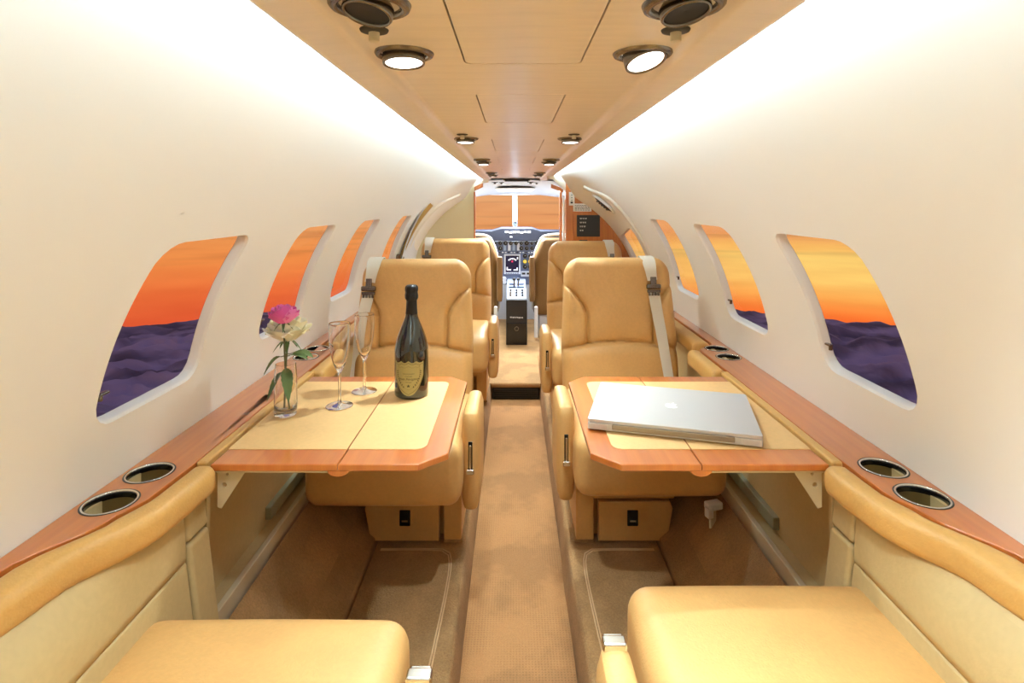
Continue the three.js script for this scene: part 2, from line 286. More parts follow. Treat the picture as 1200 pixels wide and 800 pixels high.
// aft bulkhead behind the seats, closes the cabin
{ const pts = []; for (let a = -60; a <= 240; a += 6) pts.push([0.80 * Math.cos(a * DEG), C0 + 0.80 * Math.sin(a * DEG)]); const g = extr(poly(pts), 0.04); g.translate(0, C, 0.98); struct('wall_back', 'cream aft bulkhead closing the cabin', faceUV(g), M.liner); }

const keyed = (pts) => (z) => { if (z <= pts[0][0]) return pts[0][1]; for (let i = 1; i < pts.length; i++) if (z <= pts[i][0]) { const t = (z - pts[i - 1][0]) / (pts[i][0] - pts[i - 1][0]); return lerp(pts[i - 1][1], pts[i][1], t * t * (3 - 2 * t)); } return pts[pts.length - 1][1]; };
const woodIn = keyed([[0.80, 0.739], [0.93, 0.678], [1.0, 0.655], [1.14, 0.65], [1.97, 0.65], [2.06, 0.722], [4, 0.722]]);
const padIn = keyed([[0.70, 0.684], [0.82, 0.668], [0.97, 0.607], [1.05, 0.600], [1.97, 0.600], [2.06, 0.655], [4, 0.655]]);

// ---------------------------------------------------------------- floor
const FL = -C + 0.12;                              // seat floor, relative to the eye
{
  const f = struct('floor', 'tan carpeted cabin floor with a sunken aisle', null);
  mesh('aisle_carpet', bx(0.312, 0.03, 4.57, 0, -0.015, -1.285), M.aisle, f);
  for (const s of [-1, 1]) {
    const ris = []; for (const [x, y] of [[0.156, -0.02], [0.157, 0.004], [0.160, 0.05], [0.166, 0.10], [0.172, 0.116], [0.182, 0.121], [0.2, 0.121]]) ris.push([x, y]);
    const rings = []; for (let Z = -1; Z <= 4.2; Z += 0.4) rings.push(ris.map(([x, y]) => P(s * (x + 0.004 * Math.sin(Z * 9 + s)), y - C, Z)));
    mesh('aisle_riser', loft(rings), M.carpet, f);
    mesh('carpet_panel', bx(0.272, 0.03, 5.2, s * 0.332, 0.105, -1.6), M.carpet, f);
    const side = [], n = 8, x0 = 0.475, x1 = 0.648; for (let k = 0; k <= n; k++) { const x = lerp(x0, x1, k / n); side.push([x, C0 - Math.sqrt(R0 * R0 - x * x) + 0.004]); }
    side.unshift([0.475, FL - 0.02]);
    mesh('side_carpet', loft([-1, 0.5, 2, 3.45].map((Z) => side.map(([x, y]) => P(s * x, y, Z)))), M.carpet, f);
    for (const dx of [0, 0.007]) mesh('piping', tube([P(s * (0.222 - dx), FL + 0.001, 0), P(s * (0.222 - dx), FL + 0.001, 0.6), P(s * (0.224 - dx), FL + 0.001, 1.2), P(s * (0.222 - dx), FL + 0.001, 1.79), P(s * (0.24 - dx), FL + 0.001, 1.815 + dx), P(s * 0.3, FL + 0.001, 1.822 + dx), P(s * 0.45, FL + 0.001, 1.822 + dx)], 0.0022, 60, 6), M.piping, f);
  }
  mesh('front_floor', bx(1.1, 0.03, 2.4, 0, 0.085, -4.775), M.carpet, f);
  mesh('step_edge', rb(0.32, 0.03, 0.03, 0.012, 0, 0.09, -3.575), M.carpet, f);
  const v = mesh('step_vent', bx(0.296, 0.07, 0.01, 0.0, 0.036, -3.57), M.black, f);
  for (let k = 0; k < 5; k++) mesh('slat', bx(0.28, 0.005, 0.012, 0, 0.012 + k * 0.013, -3.562), M.dark, v);
  mesh('under_floor', bx(1.5, 0.02, 7.2, 0, -0.05, -2.5), M.trim, f);
}
// lower sidewalls: padded panels beside the near seats, a column, a recessed niche under each table
for (const s of [-1, 1]) {
  const w = struct('wall_lower_' + (s < 0 ? 'left' : 'right'), s < 0 ? 'cream padded lower sidewall under the champagne table ledge' : 'cream padded lower sidewall under the laptop table ledge', null);
  const px = (y) => 0.652 + (y + 0.56) * 0.12;
  const slab = (name, Z0, Z1, y0, y1, dx = 0, mat = M.panel, r = 0.006) => {
    const h = Math.hypot(px(y1) - px(y0), y1 - y0), g = rb(0.02, h, Z1 - Z0, r, 0, 0, 0, 3);
    g.rotateZ(-s * Math.atan2(px(y1) - px(y0), y1 - y0)); g.translate(s * ((px(y0) + px(y1)) / 2 + 0.01 + dx), C + (y0 + y1) / 2, -(Z0 + Z1) / 2); return mesh(name, g, mat, w);
  };
  { const rings = []; for (let Z = -0.95; Z <= 1.0625; Z += 0.0251) { const top = Math.max(px(-0.55), padIn(Z - (s < 0 ? -0.02 : 0)) + 0.03), r = []; for (let k = 0; k <= 10; k++) { const t = k / 10; r.push(P(s * lerp(px(-0.683), top, t * t * (0.35 + 0.65 * t)), lerp(-0.683, -0.55, t), Z)); } r.unshift(P(s * (px(-0.683) + 0.012), -0.6835, Z)); r.push(P(s * (top + 0.03), -0.548, Z)); rings.push(r); } mesh('upper_panel', loft(rings), M.panel, w); }
  slab('lower_panel', -0.95, 1.062, -1.12, -0.686);
  slab('column_upper', 1.065, 1.135, -0.655, -0.545, -0.006, M.panel, 0.009); slab('column_lower', 1.065, 1.135, -1.0, -0.658, -0.006, M.panel, 0.009);
  if (s < 0) { const o = slab('outlet_plate', 1.0, 1.045, -0.86, -0.80, -0.008, M.trim, 0.003); mesh('outlet_hole', (() => { const g = new THREE.CylinderGeometry(0.008, 0.008, 0.004, 16); g.rotateZ(Math.PI / 2); g.translate(-0.606, C - 0.825, -1.022); return g; })(), M.dark, o); }
  mesh('column_side', bx(0.1, 0.45, 0.012, s * 0.69, C - 0.76, -1.141), M.panel, w);
  mesh('niche_panel', bx(0.012, 0.40, 2.4, s * 0.712, C - 0.73, -2.34), M.panel, w);
  mesh('niche_foot', bx(0.06, 0.012, 2.4, s * 0.69, C - 0.905, -2.34), M.panel, w);
  mesh('side_rail', rb(0.016, 0.05, 2.38, 0.003, s * 0.665, C - 0.918, -2.33), M.trim, w);
  mesh('heater_duct', rb(0.02, 0.035, 0.5, 0.003, s * 0.70, C - 0.868, s > 0 ? -1.75 : -1.8), S({ color: rgb(150, 148, 118), roughness: 0.5 }), w);
  mesh('inner_lining', bx(0.03, 0.5, 4.5, s * 0.76, C - 0.78, -1.2), M.panel, w);
}

// ---------------------------------------------------------------- ceiling panel with lights
{
  const prof = [[0, 0.185], [0.172, 0.185], [0.177, 0.1845], [0.1805, 0.182], [0.183, 0.178], [0.186, 0.1748], [0.191, 0.173], [0.232, 0.1705], [0.237, 0.172], [0.2385, 0.176], [0.237, 0.179], [0.2, 0.182], [0.2, 0.2], [0, 0.205]];
  const ce = struct('ceiling', 'tan padded dropped ceiling panel along the aisle', null);
  for (const s of [-1, 1]) mesh('edge_moulding', loft([-1, 0.5, 2, 3, 4.2].map((Z) => prof.slice(1).map(([x, y]) => P(s * x, y, Z)))), M.ceiling, ce);
  const plates = [[0.02, 0.738], [0.94, 1.28], [1.6, 2.0], [2.23, 2.62], [2.9, 3.2]], hw = 0.077;
  // flat field with an opening for each access plate
  const sh = poly([[-0.1725, -1], [0.1725, -1], [0.1725, 4.2], [-0.1725, 4.2]]);
  const rr = (x0, z0, x1, z1, r, path) => { path.moveTo(x0 + r, z0); path.lineTo(x1 - r, z0); path.absarc(x1 - r, z0 + r, r, -Math.PI / 2, 0); path.lineTo(x1, z1 - r); path.absarc(x1 - r, z1 - r, r, 0, Math.PI / 2); path.lineTo(x0 + r, z1); path.absarc(x0 + r, z1 - r, r, Math.PI / 2, Math.PI); path.lineTo(x0, z0 + r); path.absarc(x0 + r, z0 + r, r, Math.PI, 1.5 * Math.PI); return path; };
  plates.forEach(([a, b]) => sh.holes.push(rr(-hw, a, hw, b, 0.012, new THREE.Path())));
  const g = extr(sh, 0.012); g.rotateX(-Math.PI / 2); g.translate(0, C + 0.185, 0); mesh('headliner_field', faceUV(g), M.ceiling, ce);
  plates.forEach(([a, b]) => { const q = extr(rr(-hw + 0.0016, a + 0.0016, hw - 0.0016, b - 0.0016, 0.011, new THREE.Shape()), 0.008, 0.0012); q.rotateX(-Math.PI / 2); q.translate(0, C + 0.1862, 0); mesh('access_plate', faceUV(q), M.ceiling, ce); });
  mesh('ceiling_core', bx(0.36, 0.008, 5.2, 0, C + 0.203, -1.6), M.ceiling, ce);
}
function coveLight(s) {
  const o = thing('cove_light', s < 0 ? 'hidden white cove light strip over the wall beside the champagne table' : 'hidden white cove light strip over the wall beside the laptop table', 'light strip', [s * 0.218, C + 0.188, -1.6], 0, 'cove lights above the ceiling edge');
  mesh('tube', rb(0.012, 0.010, 5.0, 0.004), M.strip, o);
  mesh('base', bx(0.016, 0.003, 5.1, 0, -0.0065, 0), M.white, o);
  const l = new THREE.RectAreaLight(COVE_COLOR, COVE_LIGHT, 5.0, 0.014); l.position.set(s * 0.0085, 0.001, 0); o.add(l);
  o.updateMatrixWorld(true); l.lookAt(s * 2, C + 0.19, -1.6);
}
coveLight(-1); coveLight(1);
const rowOf = (Z) => (Z < 0 ? 'above the reclined seats' : Z < 0.8 ? 'beside the longest ceiling plate' : Z < 2 ? 'between the ceiling plates over the tables' : Z < 3 ? 'level with the last ceiling plates' : 'close to the cockpit'), sideOf = (x) => (x < 0 ? 'champagne' : 'laptop');
function downlight(x, Z, tilt, roll, h = 0.185) {
  const o = thing('ceiling_light', `round ceiling light ${rowOf(Z)}, on the ${sideOf(x)} table side`, 'ceiling light', [x, C + h, -Z], 0, 'reading lights in the ceiling panel');
  mesh('bezel', lathe([[0.026, 0.002], [0.0275, -0.003], [0.031, -0.005], [0.036, -0.003], [0.038, 0.001]], 40), M.nickel, o);
  mesh('recess', lathe([[0.0001, 0.0006], [0.0275, 0.0004]], 32), M.dark, o);
  const b = mesh('swivel_barrel', lathe([[0.0255, 0.004], [0.0262, -0.010], [0.0255, -0.0125], [0.0235, -0.0125], [0.0225, -0.0105]], 40), M.nickel, o); b.rotation.set(tilt, 0, roll); b.position.y = -0.001;
  mesh('lamp_lens', lathe([[0.0001, -0.0112], [0.012, -0.0116], [0.0225, -0.0108]], 32), M.lens, b);
  const l = new THREE.SpotLight(SPOT_COLOR, SPOT_LIGHT, 0, 56 * DEG, 1, 2); l.shadow.radius = 1; l.position.set(0, -0.0145, 0); b.add(l); l.target.position.set(0, -1, 0); b.add(l.target);
  return o;
}
function gasper(x, Z, tilt, roll, h = 0.185) {
  const o = thing('air_vent', `round black air nozzle ${rowOf(Z)}, on the ${sideOf(x)} table side`, 'air vent', [x, C + h, -Z], 0, 'air nozzles in the ceiling panel');
  mesh('bezel', lathe([[0.028, 0.002], [0.0285, -0.004], [0.032, -0.006], [0.037, -0.004], [0.039, 0.001]], 40), M.nickel, o);
  mesh('recess', lathe([[0.0001, 0.0006], [0.0285, 0.0004]], 32), M.black, o);
  const b = mesh('nozzle', lathe([[0.019, 0.004], [0.0235, -0.002], [0.0235, -0.010], [0.0222, -0.012], [0.0205, -0.0115], [0.020, -0.009]], 40), M.nickel, o); b.rotation.set(tilt, 0, roll);
  mesh('outlet', lathe([[0.0001, -0.0072], [0.0205, -0.0088]], 32), M.black, b);
  return o;
}
function knob(x, Z, h = 0.185) {
  const o = thing('switch_knob', `small grey ceiling knob ${rowOf(Z)}, on the ${sideOf(x)} table side`, 'knob', [x, C + h, -Z], 0, 'light switches in the ceiling panel');
  mesh('plate', lathe([[0.0001, -0.003], [0.010, -0.0032], [0.0145, -0.002], [0.016, 0.001]], 28), M.dark, o);
  mesh('push_button', lathe([[0.0001, -0.013], [0.005, -0.0128], [0.0058, -0.012], [0.0058, -0.002]], 20), M.trim, o);
}
for (const s of [-1, 1]) {
  gasper(s * 0.146, 0.515, -0.2, s * 0.15); knob(s * 0.161, 0.592); downlight(s * 0.148, 0.685, s < 0 ? -0.08 : -0.3, s < 0 ? 0.05 : 0.22);
  knob(s * 0.15, 1.49); downlight(s * 0.15, 1.585, -0.05, 0);
  gasper(s * 0.148, 2.34, -0.2, s * -0.2); downlight(s * 0.148, 2.50, -0.1, 0);
  gasper(s * 0.148, 3.35, -0.2, s * -0.2); downlight(s * 0.148, 3.62, 0, 0);
  downlight(s * 0.136, -0.25, 0, 0);
}

// ---------------------------------------------------------------- side ledges with cup holders and padded rail
for (const s of [-1, 1]) {
  const dz = s < 0 ? -0.02 : 0, near = s < 0 ? 'champagne' : 'laptop';
  const o = thing('side_ledge', `glossy wooden side ledge with padded tan rail beside the ${near} table`, 'ledge');
  const cups = [[0.714, 0.985 + dz, 0.0415], [0.714, 1.09 + dz, 0.0405], [0.714, 1.875, 0.039], [0.714, 1.985, 0.039]];
  const pts = []; for (let z = -0.95; z <= 3.4; z += 0.025) pts.push([s * woodIn(z - dz), z]); pts.push([s * 0.7655, 3.4], [s * 0.7655, -0.95]);
  const sh = poly(pts); cups.forEach(([x, z, r]) => { const p = new THREE.Path(); p.absarc(s * x, z, r + 0.0006, 0, Math.PI * 2, true); sh.holes.push(p); });
  mesh('wood_top', (() => { const g = extr(sh, 0.017, 0.0022, 3, 40); g.rotateX(-Math.PI / 2); g.translate(0, C - 0.52 - 0.0192, 0); return faceUV(g); })(), M.wood, o);
  cups.forEach(([x, z, r]) => {
    const c = mesh('cup_holder', lathe([[r - 0.003, -0.001], [r - 0.0024, 0.0010], [r - 0.0012, 0.0014], [r + 0.0004, 0.0008], [r + 0.0006, -0.0002]], 48), M.chrome, o);
    mesh('gasket', lathe([[r + 0.0002, 0.0004], [r + 0.0024, 0.0007], [r + 0.0032, -0.0002]], 48), M.dark, o).position.copy(P(s * x, -0.5195, z)); c.position.copy(P(s * x, -0.5195, z));
    mesh('cup_well', lathe([[0.0001, -0.058], [r - 0.008, -0.058], [r - 0.004, -0.054], [r - 0.003, -0.04], [r - 0.0028, 0.0]], 40), M.cup, c);
    mesh('cup_collar', lathe([[r - 0.0029, -0.012], [r - 0.0045, -0.008], [r - 0.0045, -0.003], [r - 0.003, -0.001]], 40), M.gloss, c);
  });
  const ring = (z, k = 1, ext = 0) => { const a = padIn(z - dz), b = woodIn(z - dz) - 0.0012, cx = (a + b) / 2, rx = (b - a) / 2 * k, ry = 0.029 * k, out = []; for (let i = 0; i < 28; i++) { const t = i / 28 * 2 * Math.PI, c = Math.cos(t), n = Math.sin(t), e = 0.72; out.push(P(s * (cx + rx * Math.sign(c) * Math.abs(c) ** e), -0.5465 + ry * Math.sign(n) * Math.abs(n) ** e, z + ext)); } return out; };
  const pad = (name, z0, z1) => { const rs = []; const st = Math.ceil((z1 - z0) / 0.025); for (let i = 0; i <= st; i++) rs.push(ring(lerp(z0, z1, i / st))); for (const [k, e] of [[0.94, 0.005], [0.82, 0.009], [0.6, 0.011]]) { rs.push(ring(z1, k, e)); rs.unshift(ring(z0, k, -e)); } mesh(name, loft(rs, { closed: true, capA: true, capB: true }), M.bolster, o); };
  pad('padded_rail', -0.9, 1.092); pad('padded_rail', 1.725, 1.955); pad('padded_rail', 2.075, 3.38);
  mesh('table_channel', rb(0.022, 0.016, 0.60, 0.005, s * 0.637, C - 0.5255, -1.41), M.bolster, o);
  mesh('ledge_apron', bx(0.006, 0.06, 0.58, s * 0.652, C - 0.57, -1.43), M.panel, o);
}

// ---------------------------------------------------------------- folding tables
function table(s) {
  const o = thing('folding_table', s < 0 ? 'folding wooden table with tan leather inlay holding bottle and glasses' : 'folding wooden table with tan leather inlay under the laptop', 'table', [0, 0, 0], 0, 'fold-out cabin tables');
  const Y = -0.52, x0 = 0.148, x1 = 0.616, xm = 0.363, z0 = 1.105, z1 = 1.665, c = 0.05;
  const leaf = (pts, inl, holes) => {
    const l = mesh('table_leaf', (() => { const g = extr(poly(pts.map(([x, z]) => [s * x, z])), 0.009, 0.0025, 3); g.rotateX(-Math.PI / 2); g.translate(0, C + Y - 0.0118, 0); return faceUV(g); })(), M.wood, o);
    mesh('leather_inlay', (() => { const g = extr(inl, 0.0012, 0.0003, 1); g.rotateX(-Math.PI / 2); g.translate(0, C + Y - 0.0006, 0); return faceUV(g); })(), M.inlay, l);
    return l;
  };
  const inShape = new THREE.Shape(), q = 0.022, i0 = 0.198, k0 = 1.172, k1 = 1.615;
  inShape.moveTo(s * xm - s * 0.0015, k0); inShape.lineTo(s * (i0 + q), k0); inShape.quadraticCurveTo(s * (i0 + 0.004), k0 + 0.002, s * i0, k0 + q); inShape.lineTo(s * i0, k1 - q); inShape.quadraticCurveTo(s * (i0 + 0.004), k1 - 0.002, s * (i0 + q), k1); inShape.lineTo(s * xm - s * 0.0015, k1); inShape.closePath();
  leaf([[xm - 0.001, z0], [xm - 0.001, z1], [x0 + c, z1], [x0, z1 - c], [x0, z0 + c], [x0 + c * 1.1, z0]], inShape);
  leaf([[xm + 0.001, z0], [x1, z0], [x1, z1], [xm + 0.001, z1]], poly([[s * (xm + 0.0015), k0], [s * x1, k0], [s * x1, k1], [s * (xm + 0.0015), k1]]));
  for (const z of [z0 + 0.002, z1 - 0.012]) { const h = new THREE.Shape(); h.moveTo(0.022, 0); h.absarc(0, 0, 0.022, 0, Math.PI, false); h.closePath(); const g = extr(h, 0.009, 0.001, 1, 20); g.scale(1, -0.62, 1); g.translate(s * xm, C + Y - 0.0126, -z - 0.01); g.computeVertexNormals(); mesh('hinge_tab', faceUV(g), M.wood, o); }
  mesh('hinge', bx(0.03, 0.002, z1 - z0 - 0.03, s * xm, C + Y - 0.0155, -(z0 + z1) / 2), M.dark, o);
  mesh('support_slide', rb(0.235, 0.008, 0.016, 0.002, s * 0.492, C + Y - 0.0165, -z0 - 0.014), M.trim, o);
  mesh('support_slide', rb(0.235, 0.008, 0.016, 0.002, s * 0.492, C + Y - 0.0165, -z1 + 0.014), M.trim, o);
  for (const z of [z0 + 0.022, z1 - 0.03]) {
    const b = poly([[s * 0.548, Y - 0.0125], [s * 0.612, Y - 0.0125], [s * 0.612, Y - 0.095], [s * 0.604, Y - 0.098]]);
    const h1 = new THREE.Path(); h1.absarc(s * 0.598, Y - 0.05, 0.005, 0, Math.PI * 2, true); b.holes.push(h1);
    const h2 = new THREE.Path(); h2.absarc(s * 0.592, Y - 0.028, 0.003, 0, Math.PI * 2, true); b.holes.push(h2);
    const g = extr(b, 0.004); g.translate(0, C, -z); mesh('bracket', faceUV(g), M.trim, o);
  }
}
table(-1); table(1);

// ---------------------------------------------------------------- seats
const BH = 0.625, BT = 0.13;                       // backrest height, thickness
function backGeo() {
  const NU = 84, NV = 96, rc = 0.075, pos = (u, y) => {
    const w0 = lerp(0.232, 0.218, sstep(0.25, BH, y));
    const wt = y > BH - rc ? w0 - rc + Math.sqrt(Math.max(0, rc * rc - (y - BH + rc) ** 2)) : w0;
    return u * wt;
  };
  const crease = (x) => 0.285 - 0.55 * x * x, seam = (y) => 0.134 + 0.098 * Math.pow(clamp((y - 0.385) / 0.135), 1.7);
  const half = (x, y) => { const w = Math.max(1e-4, pos(1, y)), d = Math.min(w - Math.abs(x), BH - y, y + 0.02); const r = 0.045, k = clamp(d / r); return Math.sqrt(Math.max(0, 1 - (1 - k) ** 2)); };
  const region = (x, y) => (y < crease(x) ? 0 : Math.abs(x) < seam(y) ? 1 : x < 0 ? 2 : 3);
  const groove = (d, w, a) => -a * Math.exp(-(d * d) / (w * w));
  const front = (x, y) => {
    const b = half(x, y); let z = BT / 2 * b;
    const dc = y - crease(x), ds = (Math.abs(x) - seam(y)) * (y > 0.39 ? 0.75 : 1);
    z += groove(dc, 0.0055, 0.019) + groove(dc, 0.026, 0.010);
    if (dc > -0.004) z += groove(ds, 0.0055, 0.016) + groove(ds, 0.02, 0.007);
    if (dc > 0) { z += 0.012 * b * Math.max(0, 1 - (x / 0.14) ** 2) * sstep(0, 0.1, dc); if (Math.abs(x) > seam(y)) z += 0.012 * b; z += 0.004 * (fbm(x * 16 + 3, y * 9 + x * 20, 5, 3) - 0.5) * b; } else z += 0.016 * b * Math.max(0, 1 - (x / 0.26) ** 2);
    return z;
  };
  const ys = []; for (let j = 0; j <= NV; j++) { const t = j / NV; ys.push(BH * (t < 0.75 ? t / 0.75 * 0.8 : 0.8 + 0.2 * Math.sin((t - 0.75) / 0.25 * Math.PI / 2))); }
  const us = []; for (let i = 0; i <= NU; i++) { const t = i / NU * 2 - 1; us.push(0.5 * t + 0.5 * Math.sin(t * Math.PI / 2)); }
  const V = [], parts = [[], [], [], [], []];
  for (const y of ys) for (const u of us) { const x = pos(u, y); V.push(new THREE.Vector3(x, y, front(x, y))); }
  const base = V.length; for (const y of ys) for (const u of us) { const x = pos(u, y); V.push(new THREE.Vector3(x, y, -BT / 2 * half(x, y))); }
  const n = NU + 1;
  for (let j = 0; j < NV; j++) for (let i = 0; i < NU; i++) { const a = j * n + i, b = a + 1, c = a + n, d = c + 1, cx = (V[a].x + V[d].x) / 2, cy = (V[a].y + V[d].y) / 2; parts[region(cx, cy)].push(a, b, c, b, d, c); parts[4].push(base + a, base + c, base + b, base + b, base + c, base + d); }
  // closed edge between front and back
  for (let i = 0; i < NU; i++) { const a = NV * n + i; parts[4].push(a, a + 1, base + a, base + a, a + 1, base + a + 1); const e = i; parts[4].push(e, base + e, e + 1, e + 1, base + e, base + e + 1); }
  const all = new THREE.BufferGeometry(); all.setAttribute('position', new THREE.Float32BufferAttribute(V.flatMap((v) => [v.x, v.y, v.z]), 3)); all.setIndex(parts.flat()); all.computeVertexNormals();
  const out = parts.map((idx) => { const g = new THREE.BufferGeometry(); g.setAttribute('position', all.attributes.position); g.setAttribute('normal', all.attributes.normal); g.setIndex(idx); return faceUV(g); });
  out.front = front; return out;
}
const BACK = backGeo(), frontZ = BACK.front;
const cushionG = pillow(0.47, 0.19, 0.54, 0.042, [0.004, 0.016, 0.012], 26);
const armG = pillow(0.056, 0.31, 0.25, 0.024, [0.004, 0, 0.004], 14, (v) => { v.y -= 0.06 * Math.max(0, -v.z - 0.02); });
function ribbon(pts, w, thick = 0.003) {             // flat strap along points, facing +z
  const cur = new THREE.CatmullRomCurve3(pts), rings = [], N = 40;
  for (let i = 0; i <= N; i++) { const t = i / N, p = cur.getPoint(t), d = cur.getTangent(t), sd = new THREE.Vector3(-d.y, d.x, 0); if (sd.length() < 0.2) sd.set(-1, 0, 0); sd.normalize(); if (sd.x > 0) sd.negate(); const nn = sd.clone().cross(d).normalize().multiplyScalar(thick / 2); const ww = typeof w === 'function' ? w(t) : w; rings.push([p.clone().addScaledVector(sd, ww / 2).add(nn), p.clone().addScaledVector(sd, -ww / 2).add(nn), p.clone().addScaledVector(sd, -ww / 2).sub(nn), p.clone().addScaledVector(sd, ww / 2).sub(nn)]); }
  return loft(rings, { closed: true, capA: true, capB: true });
}
// e: aisle side (+1 or -1 in seat space), seat faces +z
function seat(label, x, Z, turn, e, { armZ = 0.18, armX = 0.258, lever = false, baseZ = 0.05, recline = 12, harness = null, baseShift = 0, group = 'cabin seats' } = {}) {
  const o = thing('cabin_seat', label, 'seat', [x, 0.12, -Z], turn, group);
  const cu = mesh('seat_cushion', cushionG, M.leather, o); cu.position.set(0, 0.325, 0);
  const b = mesh('backrest', BACK[4], M.leather, o); b.position.set(0, 0.300, -0.235); b.rotation.x = -recline * DEG;
  ['lumbar_panel', 'head_panel', 'side_bolster', 'side_bolster'].forEach((n, k) => mesh(n, BACK[k], M.leather, b));
  const a = mesh('armrest', armG, M.leather, o); a.position.set(e * armX, 0.33, armZ - 0.125);
  const slot = mesh('recline_slot', rb(0.013, 0.095, 0.004, 0.0018, 0, 0.02, 0.128), M.gloss, a);
  mesh('recline_lever', merge([rb(0.007, 0.075, 0.008, 0.003, 0, 0.022, 0.133), rb(0.024, 0.016, 0.018, 0.004, 0, -0.022, 0.134)]), M.chrome, a);
  if (lever) mesh('lever_head', merge([rb(0.036, 0.014, 0.02, 0.004, 0, 0.157, 0.112), rb(0.03, 0.03, 0.01, 0.003, 0, 0.146, 0.124)]), M.chrome, a);
  // base frame: post and arm on the aisle side, drawer beside them
  const g0 = e * 0.18;
  mesh('base_frame', merge([rb(0.06, 0.19, 0.3, 0.006, e * 0.188, 0.107, baseZ - 0.15), rb(0.33, 0.045, 0.3, 0.006, e * 0.053, 0.172, baseZ - 0.151)]), M.leather, o);
  mesh('base_foot', rb(0.064, 0.012, 0.3, 0.003, e * 0.19, 0.007, baseZ - 0.152), M.carpet, o);
  mesh('base_core', bx(0.3, 0.21, 0.28, e * 0.05, 0.11, baseZ - 0.19), M.leather, o);
  const ds = poly([[e * 0.143, 0.012], [e * 0.143, 0.143], [e * -0.095, 0.143], [e * -0.105, 0.12], [e * -0.085, 0.012]]);
  const dg = extr(ds, 0.03, 0.003, 2); dg.translate(0, 0, baseZ - 0.028); const dr = mesh('drawer', faceUV(dg), M.leather, o);
  mesh('drawer_latch', rb(0.036, 0.052, 0.006, 0.002, e * 0.03, 0.09, baseZ + 0.006), M.gloss, dr);
  mesh('latch_tab', bx(0.02, 0.006, 0.003, e * 0.03, 0.082, baseZ + 0.0098), M.chrome, dr);
  mesh('seat_pan', rb(0.40, 0.04, 0.40, 0.006, 0, 0.215, -0.04), M.leather, o);
  if (harness) {
    const [hx0, hx1, hb] = harness, zz = (xx, y) => frontZ(clamp(xx, -0.2, 0.2), y) + 0.007;
    const top = [new THREE.Vector3(hx0, BH - 0.03, -BT / 2 + 0.02), new THREE.Vector3(hx0, BH + 0.006, -0.01), new THREE.Vector3(hx0, BH - 0.012, 0.045), new THREE.Vector3(hx0, BH - 0.05, zz(hx0, BH - 0.05) + 0.004), new THREE.Vector3(lerp(hx0, hx1, 0.1), BH - 0.1, zz(hx0, BH - 0.1) + 0.004)];
    const h = mesh('shoulder_harness', ribbon(top, (t) => lerp(0.056, 0.04, sstep(0.5, 1, t))), M.strap, o); h.position.copy(b.position); h.rotation.copy(b.rotation);
    const y0 = BH - 0.125, xb = lerp(hx0, hx1, 0.16), zb = zz(xb, y0) + 0.006;
    const by = mesh('harness_buckle', merge([rb(0.058, 0.019, 0.016, 0.005, xb, y0, zb), rb(0.024, 0.034, 0.010, 0.003, xb, y0 + 0.022, zb), rb(0.052, 0.012, 0.010, 0.002, xb, y0 - 0.018, zb)]), M.nickel, h);
    for (let k = 0; k < 4; k++) mesh('buckle_tooth', rb(0.008, 0.018, 0.008, 0.002, xb - 0.018 + k * 0.012, y0 - 0.027, zb), M.nickel, h);
    const low = []; for (let k = 0; k <= 5; k++) { const t = k / 5, yy = lerp(y0 - 0.016, hb, t), xx = lerp(xb, hx1, t); low.push(new THREE.Vector3(xx, yy, Math.abs(xx) < 0.205 ? zz(xx, yy) + 0.002 : lerp(zb, 0.03, t))); }
    mesh('harness_strap', ribbon(low, (t) => lerp(0.046, 0.034, t)), M.strap, h);
  }
  return o;
}
seat('tan leather cabin seat facing the champagne table', -0.405, 1.91, 0, 1, { baseZ: 0.053, harness: [-0.165, -0.235, 0.06] });
seat('tan leather cabin seat facing the laptop table', 0.415, 1.965, 0, -1, { baseZ: 0.108, harness: [0.125, 0.185, 0.06] });
seat('tan leather cabin seat beside the entry door and cream bulkhead', -0.385, 3.22, 0, 1, { baseZ: 0.05, harness: [-0.165, -0.22, 0.12] });
seat('tan leather cabin seat beside the wooden bulkhead with placards', 0.415, 2.98, 0, -1, { baseZ: 0.05, harness: [0.14, 0.2, 0.12] });
seat('tan leather reclined seat with its cushion near the champagne table', -0.425, 0.715, Math.PI, -1, { armZ: 0.062, armX: 0.283, lever: true, recline: 52 });
seat('tan leather reclined seat with its cushion near the laptop table', 0.435, 0.80, Math.PI, 1, { armZ: 0.035, armX: 0.298, lever: true, recline: 52 });

